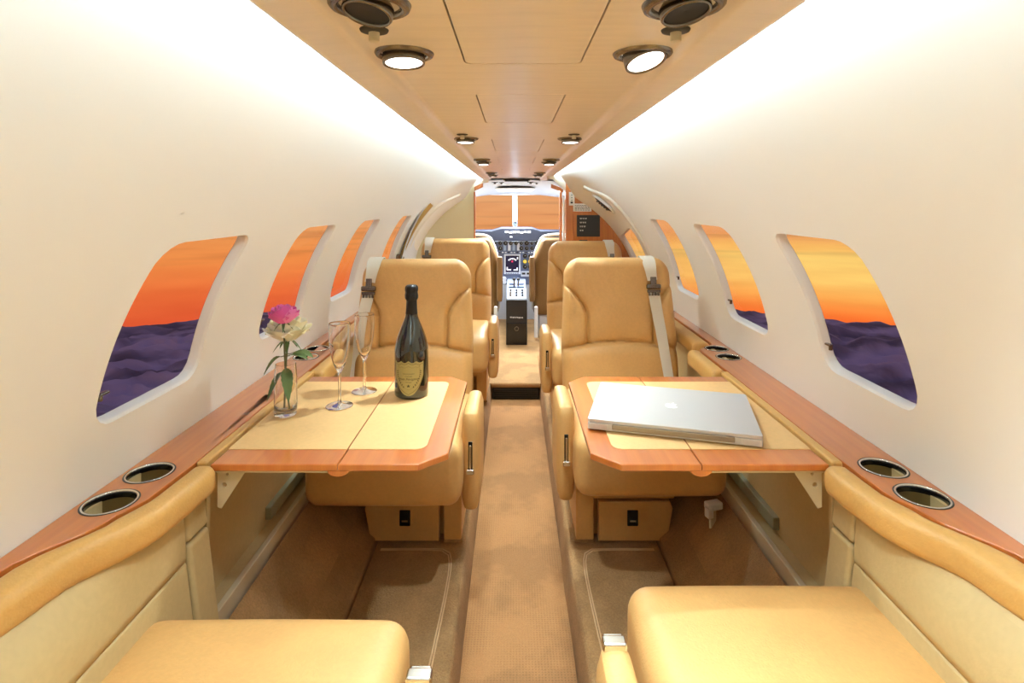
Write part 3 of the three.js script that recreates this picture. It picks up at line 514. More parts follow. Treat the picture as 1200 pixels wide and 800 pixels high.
// ---------------------------------------------------------------- things on the tables
const TT = C - 0.52 + 0.0012;                      // table top height
{ // champagne bottle
  const o = thing('champagne_bottle', 'dark green champagne bottle with a shield label and black foil', 'bottle', [-0.289, TT, -1.505]);
  const prof = [[0.0001, 0.004], [0.03, 0.0015], [0.040, 0.0], [0.0445, 0.004], [0.0455, 0.012], [0.0458, 0.06], [0.0455, 0.115], [0.0435, 0.135], [0.038, 0.158], [0.030, 0.180], [0.0225, 0.198], [0.0175, 0.212], [0.0158, 0.222]];
  const cur = new THREE.SplineCurve(prof.slice(2).map(([r, y]) => new THREE.Vector2(r, y))).getPoints(60);
  mesh('glass_body', new THREE.LatheGeometry([new THREE.Vector2(0.0001, 0.004), new THREE.Vector2(0.03, 0.0015), ...cur], 56), PH({ color: rgb(18, 20, 12), roughness: 0.06, clearcoat: 1, clearcoatRoughness: 0.02 }), o);
  const foil = S({ color: rgb(26, 25, 24), roughness: 0.38, metalness: 0.3 });
  const fg = new THREE.LatheGeometry(new THREE.SplineCurve([[0.0164, 0.2195], [0.0150, 0.235], [0.0144, 0.25], [0.0146, 0.256], [0.0172, 0.261], [0.0176, 0.270], [0.0160, 0.278], [0.0172, 0.283], [0.0165, 0.292], [0.012, 0.297], [0.0001, 0.2985]].map(([r, y]) => new THREE.Vector2(r, y))).getPoints(50), 40);
  const fp = fg.attributes.position; for (let i = 0; i < fp.count; i++) { const y = fp.getY(i), a = Math.atan2(fp.getZ(i), fp.getX(i)), k = 1 + 0.05 * Math.sin(a * 9 + y * 90) * sstep(0.25, 0.262, y); fp.setX(i, fp.getX(i) * k); fp.setZ(i, fp.getZ(i) * k); } fg.computeVertexNormals();
  mesh('foil_cap', fg, foil, o);
  const cv = document.createElement('canvas'); cv.width = 512; cv.height = 640; const x = cv.getContext('2d');
  x.fillStyle = '#a19158'; x.fillRect(0, 0, 512, 640); x.strokeStyle = '#5a4c22'; x.lineWidth = 7;
  const shield = (m) => { x.beginPath(); x.moveTo(m, 60 + m * 0.4); x.quadraticCurveTo(90, 90 + m, 140, 40 + m); x.quadraticCurveTo(200, 80 + m, 256, 24 + m); x.quadraticCurveTo(312, 80 + m, 372, 40 + m); x.quadraticCurveTo(422, 90 + m, 512 - m, 60 + m * 0.4); x.bezierCurveTo(512 - m, 330, 470, 520 - m, 256, 636 - m * 1.4); x.bezierCurveTo(42, 520 - m, m, 330, m, 60 + m * 0.4); x.stroke(); };
  shield(14); x.lineWidth = 3; shield(74);
  x.fillStyle = '#3c3214'; x.textAlign = 'center'; x.font = '34px serif'; x.fillText('Champagne', 256, 250); x.font = 'italic 40px serif'; x.fillText('Cuvée', 256, 300); x.font = 'italic bold 52px serif'; x.fillText('Dom Pérignon', 256, 356, 350); x.font = '30px serif'; x.fillText('Vintage', 256, 402);
  x.beginPath(); for (let k = 0; k < 10; k++) { const r = k % 2 ? 14 : 34, a = k / 10 * 2 * Math.PI - Math.PI / 2; x.lineTo(256 + r * Math.cos(a), 462 + r * Math.sin(a)); } x.fill();
  x.fillStyle = '#4a3f1c'; for (const sd of [-1, 1]) for (let k = 0; k < 9; k++) { const t = k / 8, y = 200 + t * 280, xx = 256 + sd * (200 - 120 * t * t); x.beginPath(); x.ellipse(xx, y, 16, 9, sd * (0.6 + t), 0, 7); x.fill(); }
  const lt = new THREE.CanvasTexture(cv); lt.colorSpace = THREE.SRGBColorSpace;
  const rings = [], uvs = [], N = 40, K = 24, hwA = 0.042 / 0.0459, pos = [], idx = [];
  for (let i = 0; i <= N; i++) { const u = i / N * 2 - 1, au = Math.abs(u); const top = 0.098 + (au < 0.5 ? 0.006 * (1 - Math.sin(au / 0.5 * Math.PI)) : 0.006 * Math.max(0, 1 - Math.sin((au - 0.5) / 0.5 * Math.PI)) * 0.7 - 0.003 * (au - 0.5)); const bot = 0.012 + 0.052 * Math.pow(au, 2.2); for (let k = 0; k <= K; k++) { const y = lerp(bot, top, k / K), a = u * hwA, r = 0.0464; pos.push(r * Math.sin(a), y, r * Math.cos(a)); uvs.push((u + 1) / 2, (y - 0.012) / 0.092); if (i < N && k < K) { const q = i * (K + 1) + k; idx.push(q, q + K + 1, q + 1, q + 1, q + K + 1, q + K + 2); } } }
  const lg = new THREE.BufferGeometry(); lg.setAttribute('position', new THREE.Float32BufferAttribute(pos, 3)); lg.setAttribute('uv', new THREE.Float32BufferAttribute(uvs, 2)); lg.setIndex(idx); lg.computeVertexNormals();
  mesh('shield_label', lg, S({ map: lt, roughness: 0.45, side: THREE.DoubleSide }), o);
}
function flute(x, Z, label) {
  const o = thing('champagne_flute', label, 'glass', [x, TT, -Z], 0, 'champagne flutes on the table');
  const bowl = [[0.0042, 0.085], [0.009, 0.094], [0.015, 0.108], [0.021, 0.130], [0.0255, 0.158], [0.0268, 0.185], [0.0262, 0.212]], inn = [[0.0254, 0.212], [0.026, 0.185], [0.0247, 0.158], [0.0202, 0.131], [0.0143, 0.111], [0.007, 0.100], [0.0001, 0.0975]];
  const sp = (a) => new THREE.SplineCurve(a.map(([r, y]) => new THREE.Vector2(r, y))).getPoints(28);
  mesh('bowl', new THREE.LatheGeometry([new THREE.Vector2(0.0001, 0.0845), ...sp(bowl), new THREE.Vector2(0.0258, 0.2128), ...sp(inn)], 40), M.glass, o);
  mesh('stem', new THREE.LatheGeometry([[0.0001, 0.0855], ...[[0.0046, 0.085], [0.0036, 0.075], [0.0033, 0.05], [0.0037, 0.02], [0.006, 0.008]], [0.0001, 0.0078]].map(([r, y]) => new THREE.Vector2(r, y)), 24), M.glass, o);
  mesh('foot', new THREE.LatheGeometry([[0.0001, 0.008], [0.006, 0.0078], [0.012, 0.0048], [0.022, 0.0028], [0.033, 0.0018], [0.0345, 0.001], [0.033, 0.0002], [0.0001, 0.0002]].map(([r, y]) => new THREE.Vector2(r, y)), 44), M.glass, o);
}
flute(-0.458, 1.42, 'clear champagne flute standing beside the rose vase'); flute(-0.424, 1.53, 'clear champagne flute standing between the other flute and the bottle');
const VX = -0.572, VZ = 1.362;
{
  const o = thing('glass_vase', 'slim clear glass bud vase holding two roses', 'vase', [VX, TT, -VZ]);
  mesh('vessel', new THREE.LatheGeometry([[0.0001, 0.0], [0.024, 0.0], [0.0262, 0.003], [0.0272, 0.03], [0.0265, 0.09], [0.024, 0.125], [0.0228, 0.1255], [0.0250, 0.09], [0.0256, 0.03], [0.0242, 0.010], [0.0001, 0.008]].map(([r, y]) => new THREE.Vector2(r, y)), 44), M.glass, o);
}
function rose(name, label, cols, [bx_, by_, bz_], R, open, foot, leaves, seed) {
  const o = thing(name, label, 'flower', [VX, TT, -VZ]), rnd = rng(seed);
  const mats = cols.map((c) => PH({ color: rgb(...c), roughness: 0.7, sheen: 0.3, side: THREE.DoubleSide }));
  const green = S({ color: rgb(86, 108, 52), roughness: 0.55, side: THREE.DoubleSide }), stemM = S({ color: rgb(98, 96, 54), roughness: 0.6 });
  const bloom = new THREE.Vector3(bx_, by_, bz_);
  const st = new THREE.CatmullRomCurve3([new THREE.Vector3(foot[0], 0.011, foot[1]), new THREE.Vector3(foot[0] * 0.3, 0.07, foot[1] * 0.3), new THREE.Vector3(bx_ * 0.35, 0.13, bz_ * 0.3), new THREE.Vector3(bx_ * 0.8, by_ - 0.05, bz_ * 0.8), bloom.clone().add(new THREE.Vector3(0, -R * 0.55, 0))]);
  mesh('stem', new THREE.TubeGeometry(st, 40, 0.0024, 8), stemM, o);
  const layers = [[3, 0.16, 0.92, 0.10], [4, 0.34, 0.95, 0.30], [5, 0.58, 0.92, 0.55], [6, 0.82, 0.82, 0.85], [6, 1.0, 0.66, 1.15]];
  layers.forEach(([n, rad, hgt, flare], li) => {
    for (let k = 0; k < n; k++) {
      const a0 = (k + li * 0.37 + rnd() * 0.25) / n * 2 * Math.PI, wid = (1.15 + 0.25 * rnd()) * Math.PI * 2 / n * 0.62, pos = [], idx = [], NU = 9, NV = 8, fl = flare * open * (0.85 + 0.3 * rnd());
      for (let j = 0; j <= NV; j++) for (let i = 0; i <= NU; i++) {
        const v = j / NV, u = i / NU * 2 - 1, edge = 1 - 0.32 * Math.pow(Math.abs(u), 2.6) * v;
        const rr = R * rad * (0.35 + 0.65 * Math.sin(Math.min(1, v * 1.15) * Math.PI / 2)) + R * fl * 0.32 * Math.pow(v, 3), a = a0 + u * wid * (0.55 + 0.45 * Math.sin(v * Math.PI * 0.75));
        const y = -R * 0.62 + R * 1.35 * hgt * v * edge - R * fl * 0.42 * Math.pow(v, 4) + R * 0.03 * Math.sin(u * 5 + k);
        pos.push(bloom.x + rr * Math.cos(a), bloom.y + y, bloom.z + rr * Math.sin(a));
        if (i < NU && j < NV) { const q = j * (NU + 1) + i; idx.push(q, q + 1, q + NU + 1, q + 1, q + NU + 2, q + NU + 1); }
      }
      const g = new THREE.BufferGeometry(); g.setAttribute('position', new THREE.Float32BufferAttribute(pos, 3)); g.setIndex(idx); g.computeVertexNormals(); mesh('petal', g, mats[Math.floor(rnd() * mats.length)], o);
    }
  });
  const leafG = (len, w, dir, bend) => {
    const pos = [], idx = [], N = 14, side = new THREE.Vector3().crossVectors(dir, new THREE.Vector3(0, 1, 0)).normalize();
    for (let j = 0; j <= N; j++) { const v = j / N, ww = w * Math.pow(Math.sin(Math.PI * Math.min(1, v * 0.97 + 0.02)), 0.75) * (1 - 0.35 * v) * (1 + 0.06 * ((j % 2) * 2 - 1)), c = dir.clone().multiplyScalar(len * v); c.y -= bend * len * v * v; for (const u of [-1, -0.5, 0, 0.5, 1]) { const q = c.clone().addScaledVector(side, u * ww); q.y += Math.abs(u) * ww * 0.35; pos.push(q.x, q.y, q.z); } }
    for (let j = 0; j < N; j++) for (let i = 0; i < 4; i++) { const q = j * 5 + i; idx.push(q, q + 1, q + 5, q + 1, q + 6, q + 5); }
    const g = new THREE.BufferGeometry(); g.setAttribute('position', new THREE.Float32BufferAttribute(pos, 3)); g.setIndex(idx); g.computeVertexNormals(); return g;
  };
  for (let k = 0; k < 5; k++) { const a = k / 5 * 6.283, d = new THREE.Vector3(Math.cos(a), -0.35, Math.sin(a)).normalize(), g = leafG(R * 0.75, R * 0.13, d, 0.5); g.translate(bloom.x, bloom.y - R * 0.55, bloom.z); mesh('sepal', g, green, o); }
  leaves.forEach(([t, d, len, w, bend]) => { const p = st.getPoint(t), dir = new THREE.Vector3(...d).normalize(), tip = p.clone().addScaledVector(dir, 0.014), g = leafG(len, w, dir, bend); g.translate(tip.x, tip.y, tip.z); const l = mesh('leaf', g, green, o); mesh('leaf_stalk', new THREE.TubeGeometry(new THREE.CatmullRomCurve3([p, tip]), 4, 0.0012, 6), stemM, l); });
}
rose('pink_rose', 'bright pink rose in the bud vase above the cream rose', [[238, 120, 188], [232, 104, 178], [244, 144, 202]], [0.002, 0.250, 0.016], 0.034, 0.16, [0.012, 0.006], [[0.55, [0.9, 0.25, 0.3], 0.055, 0.017, 0.35], [0.48, [0.35, -0.5, 0.6], 0.05, 0.016, 0.8]], 7);
rose('cream_rose', 'wide open cream rose in the bud vase below the pink rose', [[252, 246, 222], [250, 240, 200], [253, 248, 232]], [-0.004, 0.209, -0.022], 0.05, 0.42, [-0.006, -0.006], [[0.62, [0.95, 0.2, 0.25], 0.062, 0.020, 0.3], [0.6, [-0.7, -0.1, 0.5], 0.04, 0.014, 0.9], [0.42, [-0.5, -0.6, 0.5], 0.046, 0.016, 0.7]], 19);
{ // laptop
  const o = thing('laptop', 'closed silver aluminium laptop lying at an angle on the table', 'laptop', [0.372, TT, -1.352], 0), W = 0.372, D = 0.268;
  o.rotation.y = -0.268;
  const plate = (h, y, r, name, mat) => { const s = new THREE.Shape(), hw = W / 2, hd = D / 2; s.moveTo(-hw + r, -hd); s.lineTo(hw - r, -hd); s.quadraticCurveTo(hw, -hd, hw, -hd + r); s.lineTo(hw, hd - r); s.quadraticCurveTo(hw, hd, hw - r, hd); s.lineTo(-hw + r, hd); s.quadraticCurveTo(-hw, hd, -hw, hd - r); s.lineTo(-hw, -hd + r); s.quadraticCurveTo(-hw, -hd, -hw + r, -hd); const g = extr(s, h - 0.002, 0.001, 2, 8); g.rotateX(-Math.PI / 2); g.translate(0, y + 0.001, 0); return mesh(name, g, mat, o); };
  plate(0.0155, 0.002, 0.006, 'base', M.alu); const lid = plate(0.0075, 0.0183, 0.006, 'lid', M.alu);
  mesh('hinge_bar', rb(W * 0.70, 0.012, 0.006, 0.002, 0, 0.0125, D / 2 + 0.0008), S({ color: rgb(150, 138, 122), roughness: 0.4, metalness: 0.6 }), o);
  for (const s of [-1, 1]) mesh('hinge_cover', rb(0.045, 0.014, 0.004, 0.0015, s * 0.162, 0.0105, D / 2 + 0.0004), M.alu, o);
  for (const [a, b] of [[-1, -1], [-1, 1], [1, -1], [1, 1]]) mesh('rubber_foot', lathe([[0.0001, 0], [0.006, 0], [0.006, 0.0024]], 16), M.black, o).position.set(a * 0.16, 0, b * 0.11);
  // fruit emblem on the lid
  const e = new THREE.Shape(), k = 0.0165; e.moveTo(0, 0.55 * k); e.bezierCurveTo(0.35 * k, 0.85 * k, 0.75 * k, 0.7 * k, 0.82 * k, 0.5 * k); e.bezierCurveTo(0.45 * k, 0.3 * k, 0.45 * k, -0.25 * k, 0.9 * k, -0.4 * k); e.bezierCurveTo(0.75 * k, -0.85 * k, 0.4 * k, -1.15 * k, 0.1 * k, -0.98 * k); e.bezierCurveTo(0.03 * k, -0.94 * k, -0.03 * k, -0.94 * k, -0.1 * k, -0.98 * k); e.bezierCurveTo(-0.55 * k, -1.2 * k, -1.0 * k, -0.35 * k, -0.85 * k, 0.2 * k); e.bezierCurveTo(-0.75 * k, 0.75 * k, -0.3 * k, 0.8 * k, 0, 0.55 * k);
  const lf = new THREE.Shape(); lf.moveTo(0.0, 0.72 * k); lf.quadraticCurveTo(0.02 * k, 1.15 * k, 0.42 * k, 1.28 * k); lf.quadraticCurveTo(0.42 * k, 0.8 * k, 0, 0.72 * k);
  const em = merge([extr(e, 0.0004), extr(lf, 0.0004)]); em.rotateX(-Math.PI / 2); em.translate(0, 0.0258, 0); mesh('lid_emblem', em, S({ color: rgb(250, 250, 250), roughness: 0.3 }), lid);
}

{ // plastic fitting beside the drawer under the laptop table
  const o = thing('power_connector', 'small white plastic connector beside the seat drawer under the laptop table', 'connector', [0.60, 0.335, -1.70], 0.3); mesh('body', rb(0.05, 0.022, 0.03, 0.005), M.white, o); mesh('plug', rb(0.02, 0.03, 0.022, 0.004, -0.02, -0.016, 0.006), M.white, o); mesh('bracket', rb(0.02, 0.1, 0.012, 0.003, 0.006, -0.06, -0.012), M.trim, o);
}
// ---------------------------------------------------------------- forward cabin: bulkheads, door, arches
function bulkGeo(s, Z, xin, thick) {
  const pts = [[s * xin, -1.15]]; const arc = [];
  for (let a = -42; a <= 75; a += 1.5) { const p = shell(s, a, Z, 0.004); if (Math.abs(p.x) > xin + 0.004) arc.push([p.x, p.y - C]); else { arc.push([s * xin, p.y - C]); break; } }
  const g = extr(poly([...pts, ...arc]), thick); g.translate(0, C, -Z - thick); return faceUV(g);
}
{
  const w = struct('wall_front_right', 'polished wood forward bulkhead with placards', bulkGeo(1, 3.48, 0.315, 0.03), M.wood);
  mesh('door_edge', rb(0.008, 1.1, 0.012, 0.003, 0.362, C - 0.62, -3.476), M.wood, w);
  mesh('opening_post', rb(0.016, 1.25, 0.05, 0.004, 0.292, C - 0.53, -3.60), M.wood, w);
  mesh('post_light_strip', rb(0.012, 1.1, 0.03, 0.003, 0.306, C - 0.5, -3.53), M.white, w);
  mesh('corner_bracket', (() => { const g = extr(poly([[0.23, 0.125], [0.31, 0.095], [0.31, 0.07], [0.23, 0.10]]), 0.02); g.translate(0, C, -3.62); return faceUV(g); })(), M.wood, w);
  const l = struct('wall_front_left', 'pale cream forward bulkhead beside the entry door', bulkGeo(-1, 4.1, 0.305, 0.03), S({ color: rgb(222, 212, 176), roughness: 0.5 }));
  mesh('edge_strip', rb(0.012, 1.25, 0.04, 0.003, -0.3, C - 0.54, -4.11), M.wood, l);
  mesh('corner_bracket', (() => { const g = extr(poly([[-0.24, 0.15], [-0.315, 0.115], [-0.315, 0.085], [-0.24, 0.12]]), 0.02); g.translate(0, C, -4.13); return faceUV(g); })(), M.wood, l);
  for (const [st, sg, Z] of [[w, 1, 3.482], [l, -1, 4.102]]) { const g = extr(poly([[sg * 0.2, 0.2], [sg * 0.2, 0.155], [sg * 0.235, 0.15], [sg * 0.30, 0.085], [sg * 0.42, 0.02], [sg * 0.5, 0.2], [sg * 0.4, 0.32], [sg * 0.2, 0.32]]), 0.02); g.translate(0, C, -Z - 0.03); mesh('header_panel', faceUV(g), M.liner, st); }
}
function placard(label, x, y, w, h, kind) {
  const o = thing('placard', label, 'placard', [x, C + y, -3.478]);
  const cv = document.createElement('canvas'); cv.width = 256; cv.height = Math.round(256 * h / w); const c = cv.getContext('2d'), H = cv.height;
  c.fillStyle = kind === 'dark' ? '#26282a' : '#f4f2ee'; c.fillRect(0, 0, 256, H); c.fillStyle = kind === 'dark' ? '#d8d4cc' : '#54585c';
  const r = rng(kind.length + Math.round(x * 1000));
  if (kind === 'list') { for (let k = 0; k < 5; k++) for (let q = 20; q < 220;) { const L = 12 + r() * 26; c.fillRect(q, H * (0.2 + k * 0.15), L, H * 0.07); q += L + 8; } }
  if (kind === 'tall') { c.fillStyle = '#2f6f78'; for (let k = 0; k < 3; k++) { c.beginPath(); c.arc(128, H * (0.22 + 0.2 * k), 26, 0, 7); c.fill(); } c.fillStyle = '#222'; c.fillRect(70, H * 0.72, 110, H * 0.14); }
  if (kind === 'dark') { if (h > 0.05) for (let k = 0; k < 4; k++) { const y0 = H * (0.12 + 0.19 * k); for (let q = 30; q < 30 + 70 - k * 8;) { const L = 10 + r() * 16; c.fillRect(q, y0, L, H * 0.035); c.fillRect(q + 3, y0 + H * 0.045, L * 0.7, H * 0.02); q += L + 6; } } else for (let q = 40; q < 200; q += 34) c.fillRect(q, H * 0.35, 22, H * 0.3); }
  const t = new THREE.CanvasTexture(cv); t.colorSpace = THREE.SRGBColorSpace;
  mesh('plate', rb(w, h, 0.004, 0.0015), kind === 'dark' ? M.black : M.white, o);
  const f = new THREE.PlaneGeometry(w * 0.97, h * 0.97); f.translate(0, 0, 0.0023); mesh('print', f, S({ map: t, roughness: 0.4 }), o);
}
placard('tall white placard with round symbols high on the wooden bulkhead', 0.352, 0.028, 0.036, 0.085, 'tall');
placard('wide white printed placard on the wooden bulkhead', 0.418, -0.027, 0.115, 0.05, 'list');
placard('large square black panel with white lettering on wooden bulkhead', 0.456, -0.142, 0.145, 0.135, 'dark');
placard('tiny black placard on wooden bulkhead under the square black panel', 0.425, -0.243, 0.052, 0.026, 'dark');
{ // aisle sign light on the arch above the forward window
  const o = thing('aisle_sign_light', 'small oval metal grille light set in the cream arch', 'light'), pt = shell(1, 50, 3.14), g = new THREE.SphereGeometry(1, 28, 14); g.scale(0.07, 0.016, 0.05);
  o.position.copy(pt); o.rotation.z = -(90 - 50) * DEG; mesh('housing', g, M.nickel, o);
  const rg = new THREE.TorusGeometry(1, 0.1, 8, 36); rg.rotateX(Math.PI / 2); rg.scale(0.076, 0.09, 0.056); mesh('rim', rg, M.white, o);
  for (let k = 0; k < 5; k++) mesh('grille_bar', rb(0.008, 0.006, 0.07, 0.001, -0.036 + k * 0.018, -0.0135, 0), M.dark, o);
}
for (const s of [-1, 1]) {  // raised lip where the arch lining laps over the wall, and small label plates up near the ceiling
  const Zl = s > 0 ? 2.98 : 3.72, a = struct('trim_' + (s < 0 ? 1 : 2), 'raised cream lip of the forward arch lining', (() => { const rings = []; for (let t = 8; t <= 61; t += 2.2) { const r = []; for (const [dz, off] of [[-0.012, 0.006], [-0.009, -0.006], [0, -0.011], [0.02, -0.012], [0.03, 0.004]]) r.push(shell(s, t, Zl + dz + 0.10 * sstep(48, 61, t) , off)); rings.push(r); } return loft(rings); })(), M.liner);
}
{ // entry door: recess frame, gilt edge seal, latch pins
  const d = struct('door_1', 'cream entry door panel with gilt edge seal', null);
  const strip = (Z, w, a0, a1, off, mat, name, bow = 0) => { const rings = []; for (let t = a0; t <= a1; t += 1.5) { const zz = Z + bow * Math.sin((t - a0) / (a1 - a0) * Math.PI); rings.push([shell(-1, t, zz, 0.004), shell(-1, t, zz, -off), shell(-1, t, zz + w, -off), shell(-1, t, zz + w, 0.004)]); } return mesh(name, loft(rings), mat, d); };
  strip(3.54, 0.022, 12, 46, 0.022, M.gold, 'edge_seal', 0.02); strip(3.60, 0.10, 10, 46, 0.006, M.liner, 'door_jamb', 0.02);
  for (const z of [3.46, 3.56]) { const p = shell(-1, 15, z, -0.012), g = rb(0.03, 0.03, 0.035, 0.006); g.translate(p.x, p.y, p.z); mesh('latch_pin', g, M.nickel, d); }
}

// ---------------------------------------------------------------- cockpit
{
  const w = struct('wall_cockpit', 'white cockpit side and roof lining', null);
  const arc = (Z, rx, ry, c) => { const out = []; for (let a = -50; a <= 230; a += 7) out.push(P(rx * Math.cos(a * DEG), c + ry * Math.sin(a * DEG), Z)); return out; };
  mesh('cockpit_lining', loft([arc(3.5, 0.745, 0.86, C0 - 0.05), arc(4.4, 0.76, 0.88, C0 - 0.1), arc(5.3, 0.77, 0.90, C0 - 0.12), arc(5.6, 0.77, 0.90, C0 - 0.12)]), M.cockpit, w);
  const roof = []; for (const [Z, y] of [[4.15, 0.178], [4.6, 0.165], [5.1, 0.13], [5.55, 0.092]]) roof.push([-0.5, -0.25, 0, 0.25, 0.5].map((x) => P(x, y - 0.16 * x * x, Z)));
  mesh('roof_panel', loft(roof), M.cockpit, w);
  const fw = new THREE.Shape(); fw.moveTo(-0.72, -1.2); fw.lineTo(0.72, -1.2); fw.lineTo(0.72, 0.3); fw.lineTo(-0.72, 0.3); fw.closePath();
  for (const s of [-1, 1]) { const h = new THREE.Path(); const a = s > 0 ? [0.022, 0.56] : [-0.56, -0.022]; h.moveTo(a[0], -0.33); h.lineTo(a[1], -0.33); h.lineTo(a[1], 0.082 - (s > 0 ? 0.06 : 0)); h.lineTo(s > 0 ? 0.4 : -0.4, 0.082); h.lineTo(a[s > 0 ? 0 : 1], 0.082); if (s < 0) h.lineTo(-0.4, 0.082); h.lineTo(a[0], s > 0 ? 0.082 : 0.022); h.closePath(); fw.holes.push(h); }
  const g = extr(fw, 0.03); g.translate(0, C, -5.58); mesh('windscreen_frame', faceUV(g), M.cockpit, w);
  for (const s of [-1, 1]) { const n = struct('window_' + (++winNo), 'cockpit windscreen pane with orange sky beyond', null); mesh('pane', bx(0.56, 0.44, 0.008, s * 0.29, C - 0.12, -5.585), M.pane, n); }
}
{ // cockpit dome light
  const o = thing('cockpit_dome_light', 'white flat dome light panel under the cockpit roof', 'light', [0, C + 0.117, -5.02]);
  mesh('diffuser', rb(0.32, 0.010, 0.5, 0.004), S({ color: 0xffffff, emissive: COCKPIT_COLOR, emissiveIntensity: 1.6, roughness: 0.5 }), o); mesh('housing', rb(0.34, 0.010, 0.52, 0.003, 0, 0.010, 0), M.white, o);
  const l = new THREE.RectAreaLight(COCKPIT_COLOR, COCKPIT_LIGHT, 0.31, 0.48); l.position.set(0, -0.0075, 0); o.add(l); o.updateMatrixWorld(true); l.lookAt(0, 0, -5.02);
}
{ // roof switches and vent slot
  for (const [x, Z, w] of [[-0.16, 4.36, 0.05], [-0.11, 4.42, 0.04], [0.12, 4.36, 0.05], [0.17, 4.42, 0.04]]) { const o = thing('roof_switch_panel', 'small dark switch panel on the white cockpit roof', 'switch panel', [x, C + 0.168, -Z], 0, 'switch panels on the cockpit roof'); mesh('plate', rb(w, 0.012, 0.03, 0.003), M.navy, o); mesh('switch', rb(w * 0.4, 0.02, 0.008, 0.003, 0, -0.008, 0.004), M.nickel, o); }
  const o = thing('roof_vent', 'dark slotted air vent at the end of the ceiling panel', 'air vent', [0.01, C + 0.176, -4.18]); mesh('frame', rb(0.20, 0.012, 0.06, 0.004), M.nickel, o); for (let k = 0; k < 3; k++) mesh('slot', bx(0.17, 0.004, 0.012, 0, -0.006, -0.018 + k * 0.018), M.black, o); mesh('face', bx(0.18, 0.02, 0.004, 0, -0.004, 0.03), M.black, o);
}
{ // standby compass on the centre post
  const o = thing('standby_compass', 'small blue grey compass hanging on the windscreen centre post', 'compass', [0.002, C - 0.192, -5.50]); mesh('case', pillow(0.046, 0.052, 0.05, 0.014, [0, 0, 0], 8), M.slate, o); mesh('dial', rb(0.03, 0.018, 0.004, 0.001, 0, 0.002, 0.026), M.black, o); mesh('bracket', rb(0.014, 0.03, 0.03, 0.003, 0, 0.035, -0.02), M.nickel, o);
  const p = thing('post_switch', 'small grey fitting at the top of the windscreen centre post', 'fitting', [0.002, C + 0.05, -5.535]); mesh('plate', rb(0.03, 0.045, 0.008, 0.003), M.white, p); for (const k of [-1, 1]) mesh('button', rb(0.006, 0.014, 0.008, 0.002, k * 0.007, -0.004, 0.005), M.slate, p);
}
const DASH = 5.15;
{ // glareshield
  const o = thing('glareshield', 'dark blue grey glareshield with a row of lit annunciators', 'glareshield', [0.01, C, -DASH + 0.12]);
  const pts = [[-0.42, -0.345], [-0.42, -0.252], [-0.22, -0.25], [-0.14, -0.226], [0.15, -0.226], [0.22, -0.25], [0.42, -0.252], [0.42, -0.345]];
  const g = extr(poly(pts), 0.3, 0.008, 3); g.translate(0, 0, -0.3); mesh('hood', faceUV(g), M.navy, o);
  const r = rng(5); let x = -0.10; while (x < 0.13) { const w = 0.012 + r() * 0.022; mesh('annunciator', rb(w, 0.016, 0.004, 0.001, x + w / 2, -0.262 + (r() - 0.5) * 0.006, 0.011), S({ color: rgb(240, 240, 244), emissive: new THREE.Color(0.8, 0.85, 0.9), emissiveIntensity: 0.25, roughness: 0.4 }), o); x += w + 0.010 + (r() < 0.2 ? 0.02 : 0); }
  mesh('annunciator', rb(0.022, 0.008, 0.004, 0.001, -0.045, -0.305, 0.011), M.white, o);
}
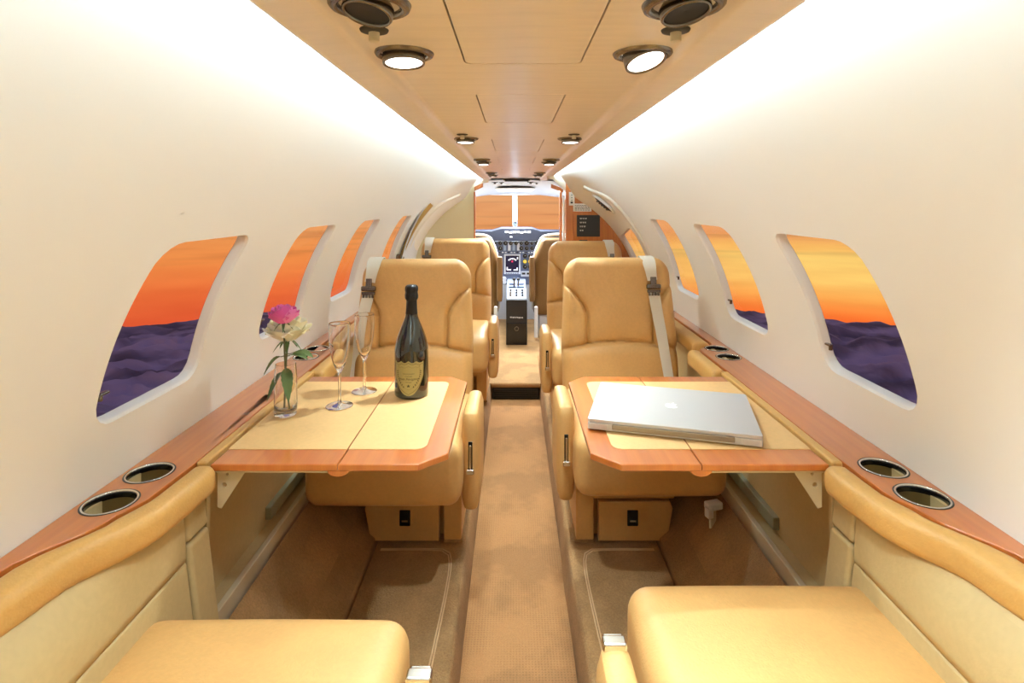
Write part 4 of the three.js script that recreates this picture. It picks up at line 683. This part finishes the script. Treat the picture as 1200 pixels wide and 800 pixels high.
{ // instrument panel
  const o = thing('instrument_panel', 'blue grey cockpit instrument panel crowded with gauges and switches', 'instrument panel', [0.01, C, -DASH]);
  mesh('panel_board', rb(1.0, 0.40, 0.03, 0.004, 0, -0.556, -0.015), M.slate, o);
  const bez = new THREE.CylinderGeometry(0.019, 0.021, 0.012, 20); bez.rotateX(Math.PI / 2); const face = new THREE.CircleGeometry(0.0165, 20), needle = new THREE.BoxGeometry(0.0026, 0.013, 0.001);
  const r = rng(17), pale = S({ color: rgb(216, 226, 240), roughness: 0.4 }), lit = [S({ color: rgb(30, 34, 44), roughness: 0.3 }), S({ color: rgb(120, 140, 170), roughness: 0.3 }), S({ color: rgb(44, 54, 74), roughness: 0.3 })], hot = [rgb(214, 60, 44), rgb(232, 150, 44), rgb(226, 206, 70)].map((c) => S({ color: c, emissive: c, emissiveIntensity: 0.35, roughness: 0.4 }));
  const gauge = (x, y, k = 1, fm = null) => { const b = mesh('gauge', bez, lit[Math.floor(r() * 3)], o); b.position.set(x, y, 0.006); b.scale.set(k, k, 1); const f = mesh('gauge_face', face, fm || M.black, b); f.position.z = 0.0064; const n = mesh('gauge_needle', needle, pale, b); n.position.set(0.003, 0.003, 0.0072); n.rotation.z = r() * 6; };
  for (let i = 0; i < 11; i++) for (let j = 0; j < 2; j++) if (!(j === 1 && i > 2 && i < 6)) gauge(-0.245 + i * 0.049, -0.372 - j * 0.047, 0.85 + 0.25 * r());
  for (let i = 0; i < 4; i++) mesh('engine_tape', rb(0.024, 0.07, 0.006, 0.002, -0.105 + i * 0.042, -0.405, 0.004), i % 2 ? pale : S({ color: rgb(150, 176, 206), roughness: 0.35 }), o);
  for (let i = 0; i < 12; i++) mesh('push_switch', rb(0.016, 0.010, 0.01, 0.002, -0.15 + i * 0.027, -0.457, 0.005), i % 3 ? pale : M.black, o);
  for (let i = 0; i < 3; i++) for (let j = 0; j < 3; j++) gauge(0.082 + i * 0.048, -0.49 - j * 0.05, 1.05, j === 1 || r() < 0.3 ? hot[Math.floor(r() * 3)] : null);
  for (let i = 0; i < 3; i++) for (let j = 0; j < 4; j++) gauge(-0.275 + i * 0.05, -0.48 - j * 0.052, 1.0);
  const bz = mesh('display_bezel', rb(0.152, 0.185, 0.014, 0.004, -0.035, -0.565, 0.004), S({ color: rgb(196, 204, 216), roughness: 0.4 }), o);
  const cv = document.createElement('canvas'); cv.width = 256; cv.height = 320; const c = cv.getContext('2d'); c.fillStyle = '#0a1030'; c.fillRect(0, 0, 256, 320); c.strokeStyle = '#f0f4ff'; c.lineWidth = 16; c.beginPath(); c.arc(128, 150, 96, -2.5, -0.64); c.stroke(); c.lineWidth = 9; for (let k = -2; k <= 2; k++) { const a = -1.57 + k * 0.4; c.beginPath(); c.moveTo(128 + 70 * Math.cos(a), 150 + 70 * Math.sin(a)); c.lineTo(128 + 98 * Math.cos(a), 150 + 98 * Math.sin(a)); c.stroke(); } c.fillStyle = '#e03060'; c.fillRect(112, 98, 30, 30); c.fillStyle = '#eef2ff'; c.fillRect(24, 262, 80, 24); c.fillRect(20, 220, 22, 60); c.fillRect(150, 270, 84, 18); c.fillRect(212, 232, 20, 50); c.fillRect(216, 30, 22, 40);
  const t = new THREE.CanvasTexture(cv); t.colorSpace = THREE.SRGBColorSpace; const pg = new THREE.PlaneGeometry(0.124, 0.152); pg.translate(-0.035, -0.562, 0.0115); mesh('display_screen', pg, S({ map: t, emissive: 0xffffff, emissiveMap: t, emissiveIntensity: 0.7, roughness: 0.2 }), bz);
  for (let i = 0; i < 6; i++) mesh('display_button', rb(0.014, 0.008, 0.006, 0.002, -0.088 + i * 0.021, -0.649, 0.012), M.slate, bz);
  mesh('radio_stack', rb(0.14, 0.05, 0.014, 0.003, 0.115, -0.655, 0.004), S({ color: rgb(180, 190, 204), roughness: 0.4 }), o); for (let i = 0; i < 3; i++) mesh('radio_window', rb(0.032, 0.018, 0.004, 0.001, 0.07 + i * 0.045, -0.652, 0.012), M.black, o);
  for (let i = 0; i < 8; i++) mesh('circuit_breaker', bez, i % 2 ? pale : M.black, o).position.set(-0.20 + (i % 4) * 0.03, -0.70 - Math.floor(i / 4) * 0.03, 0.004);
}
{ // throttle pedestal with a black chart box behind
  const o = thing('throttle_pedestal', 'pale grey throttle pedestal between the two pilot seats', 'pedestal', [0.012, 0.1, -4.86]);
  const g = extr(poly([[0.25, 0.0], [-0.28, 0.0], [-0.28, 0.46], [-0.12, 0.44], [0.25, 0.37]]), 0.16, 0.004); g.rotateY(-Math.PI / 2); g.translate(0.08, 0, 0); g.rotateY(0); mesh('housing', faceUV(g), S({ color: rgb(138, 146, 160), roughness: 0.45 }), o);
  const sl = (z) => lerp(0.44, 0.37, clamp((z + 0.12) / 0.37));
  for (let i = 0; i < 2; i++) { mesh('throttle_lever', rb(0.012, 0.08, 0.014, 0.003, -0.02 + i * 0.036, sl(0) + 0.03, -0.02), M.nickel, o); mesh('throttle_grip', rb(0.028, 0.022, 0.03, 0.008, -0.02 + i * 0.036, sl(0) + 0.075, -0.02), M.black, o); }
  for (let i = 0; i < 9; i++) mesh('console_knob', lathe([[0.0001, 0.014], [0.008, 0.013], [0.009, 0]], 14), i % 3 ? M.black : M.nickel, o).position.set(-0.05 + (i % 3) * 0.05, sl(0.08 + Math.floor(i / 3) * 0.06) + 0.002, 0.08 + Math.floor(i / 3) * 0.06);
  for (let i = 0; i < 4; i++) mesh('console_plate', rb(0.06, 0.004, 0.05, 0.001, -0.036 + (i % 2) * 0.072, sl(-0.1 + Math.floor(i / 2) * 0.08) + 0.006, -0.1 + Math.floor(i / 2) * 0.08), M.slate, o);
  const b = thing('chart_box', 'black box with white lettering at the foot of the pedestal', 'box', [0.012, 0.1, -4.575]);
  mesh('case', rb(0.172, 0.37, 0.07, 0.005, 0, 0.185, 0), M.black, b); mesh('front_pocket', rb(0.166, 0.17, 0.012, 0.004, 0, 0.095, 0.04), M.gloss, b);
  const cv = document.createElement('canvas'); cv.width = 256; cv.height = 64; const c = cv.getContext('2d'); c.fillStyle = '#121212'; c.fillRect(0, 0, 256, 64); c.fillStyle = '#d4d4d4'; const r = rng(3); for (let q = 30; q < 225;) { const L = 6 + r() * 12; c.fillRect(q, 18 + r() * 8, L, 20); q += L + 6; } const t = new THREE.CanvasTexture(cv); t.colorSpace = THREE.SRGBColorSpace; const pg = new THREE.PlaneGeometry(0.14, 0.035); pg.translate(0, 0.225, 0.0357); mesh('lettering', pg, S({ map: t, roughness: 0.5 }), b);
  mesh('round_badge', new THREE.TorusGeometry(0.016, 0.003, 6, 24).translate(0, 0.135, 0.047), M.nickel, b);
}
function pilotSeat(s) {
  const o = thing('pilot_seat', s < 0 ? 'brown leather pilot seat in front of the cream bulkhead' : 'brown leather pilot seat in front of the wooden bulkhead', 'seat', [s < 0 ? -0.365 : 0.378, 0.1, -4.78], 0, 'pilot seats');
  const b = mesh('backrest', pillow(0.44, 0.66, 0.13, 0.05, [0.004, 0, 0.012], 22, (v) => { const k = sstep(0.12, 0.33, v.y); v.x *= 1 - 0.28 * k; }), M.brown, o); b.position.set(0, 0.535, 0.0); b.rotation.x = 0.1;
  mesh('sheepskin_edge', tube([[-1, -0.22, -0.3], [-1, -0.22, 0.1], [-1, -0.17, 0.28], [-1, -0.13, 0.335], [1, 0.13, 0.335], [1, 0.17, 0.28], [1, 0.22, 0.1], [1, 0.22, -0.3]].map(([, x, y]) => new THREE.Vector3(x, y, -0.03)), 0.014, 60, 8), M.strap, b);
  mesh('seat_cushion', pillow(0.44, 0.13, 0.44, 0.04, [0, 0.01, 0.01], 14), M.brown, o).position.set(0, 0.26, -0.2);
  const a = mesh('armrest', pillow(0.05, 0.38, 0.075, 0.018, [0, 0, 0], 10), M.brown, o); a.position.set(-s * 0.235, 0.52, 0.09);
  mesh('seat_base', rb(0.34, 0.19, 0.34, 0.01, 0, 0.095, -0.2), S({ color: rgb(206, 208, 210), roughness: 0.5 }), o);
  mesh('seat_rail', rb(0.03, 0.26, 0.04, 0.006, -s * 0.2, 0.15, 0.06), M.white, o);
}
pilotSeat(-1); pilotSeat(1);

scene.traverse((o) => { if (o.isMesh) { o.castShadow = true; o.receiveShadow = true; } if (o.isSpotLight) { o.castShadow = true; } });
renderer.render(scene, camera);
